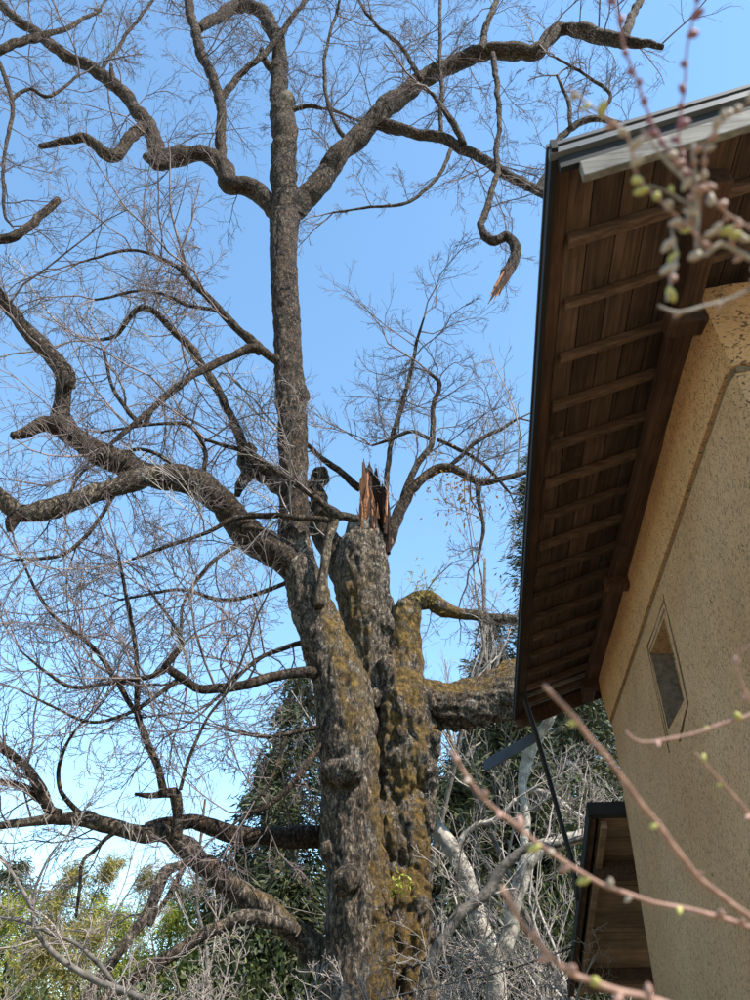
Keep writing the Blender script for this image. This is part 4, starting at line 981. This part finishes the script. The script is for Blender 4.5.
shoots(r1, foot, [
    ([(880, 1060, 8), (810, 968, 7), (750, 918, 6), (700, 878, 5.5), (650, 815, 5), (600, 750, 4.6), (572, 715, 4.5), (543, 686, 4)], .85, .72, PINK, 'pg', .06, .0038),
    ([(880, 1020, 7), (810, 945, 6), (750, 926, 4.5), (680, 908, 4.2), (620, 892, 4.2), (570, 865, 4), (520, 830, 4), (482, 797, 3.6), (450, 750, 3)], .88, .8, PINK, 'ppgw', .020, .0056),
    ([(860, 1090, 8), (760, 1040, 7), (690, 1012, 6), (640, 996, 6), (605, 988, 6), (570, 972, 5.6), (542, 948, 5.2), (520, 922, 5), (501, 888, 4.5)], .75, .68, PINK, 'pwpg', .016, .0056),
    ([(840, 720, 4), (790, 702, 3.6), (740, 718, 3.2), (690, 735, 3), (650, 742, 2.8), (636, 740, 2.6), (626, 731, 2.2)], .95, .9, PINK, 'pg', .045, .0048),
    ([(830, 900, 4), (770, 840, 3.2), (740, 803, 2.8), (717, 777, 2.4), (697, 753, 2)], .95, .92, PINK, 'gpw', .03, .0048),
    ([(850, 760, 4), (780, 730, 3.4), (750, 700, 3), (738, 672, 2.6), (740, 655, 2.4), (756, 642, 2)], .9, .88, PINK, 'p', .03, .0045)])
# shared woody stems, outside the picture on the right, down to the soil
def woody(root, foot, tops, mat):
    for d_, (px, py, r) in tops:
        p = PD(px, py, d_); cp, cr = catmull([foot - Vector((0, 0, .1)), foot.lerp(p, .4) + Vector((.1, -.02, .05)), foot.lerp(p, .75) + Vector((.06, 0, .06)), p], [.014, .011, .008, r * depth(p) / F], .05)
        V, Q = sweep(cp, cr, 7); link('stem', py_mesh('stem', V - np.array(foot), Q), mat, root, smooth=True)
woody(r1, foot, [(.85, (880, 1060, 8)), (.88, (880, 1020, 7)), (.75, (860, 1090, 8)), (.95, (840, 720, 4)), (.95, (830, 900, 4)), (.9, (850, 760, 4))], GREYT)
foot2 = Vector((1.05, .25, 0))
r2 = shrub_root('budding_branch', 'cluster of blurred budding twigs in front of the roof eave', foot2)
shoots(r2, foot2, [
    ([(900, 330, 7), (820, 285, 6), (760, 262, 5.5), (722, 244, 4.6), (706, 254, 4.4), (697, 244, 4.2), (697, 200, 4), (694, 165, 3.8), (694, 142, 3.4)], .8, .74, GREYT, 'wpp', .009, .0056),
    ([(900, 300, 6), (800, 268, 4), (750, 290, 3.2), (720, 302, 3), (690, 310, 2.8), (672, 311, 2.6), (658, 306, 2.4)], .82, .78, GREYT, 'p', .03, .0046),
    ([(697, 192, 3), (670, 166, 2.8), (654, 148, 2.6), (642, 129, 2.2)], .75, .73, GREYT, '', .1, .004),
    ([(694, 208, 2.6), (670, 194, 2.3), (649, 185, 2)], .75, .74, GREYT, 'g', .03, .0045),
    ([(698, 178, 2.8), (689, 172, 2.6), (662, 145, 2.6), (652, 122, 2.6), (639, 86, 2.6), (630, 62, 2.4), (623, 43, 2.4), (614, 3, 2.2), (608, -25, 2)], .75, .7, PURPLE, 'dd', .011, .0054),
    ([(690, 172, 2.6), (679, 139, 2.2), (684, 92, 2.2), (687, 50, 2), (697, 3, 1.8), (703, -30, 1.6)], .75, .72, PURPLE, 'd', .012, .0050),
    ([(697, 236, 3), (689, 228, 2.8), (656, 198, 2.8), (640, 180, 2.8), (633, 165, 2.8), (626, 132, 2.6), (600, 115, 2.4), (567, 86, 2)], .75, .72, PINK, 'gpw', .008, .0054),
    ([(697, 230, 3), (685, 222, 2.8), (672, 228, 2.6), (677, 254, 2.8), (672, 280, 2.8), (667, 300, 2.4)], .76, .74, GREYT, 'wpg', .008, .0058),
    ([(699, 210, 2.6), (704, 165, 2.4), (708, 139, 2.4), (722, 122, 2.2), (738, 109, 2), (765, 95, 2)], .75, .74, PINK, 'wp', .0065, .0056),
    ([(698, 176, 2.4), (710, 196, 2.4), (728, 215, 2.6), (750, 228, 2.6), (780, 250, 3)], .75, .78, PINK, 'ppw', .0065, .0058),
    ([(697, 240, 3), (712, 232, 2.8), (730, 236, 2.8), (750, 240, 2.6), (785, 252, 2.6)], .75, .78, PINK, 'wg', .0065, .0062),
    ([(662, 145, 2.4), (676, 165, 2.4), (690, 178, 2.4), (697, 200, 2.4)], .74, .75, PINK, 'pw', .0065, .0058)])
woody(r2, foot2, [(.8, (900, 330, 7)), (.82, (900, 300, 6))], GREYT)
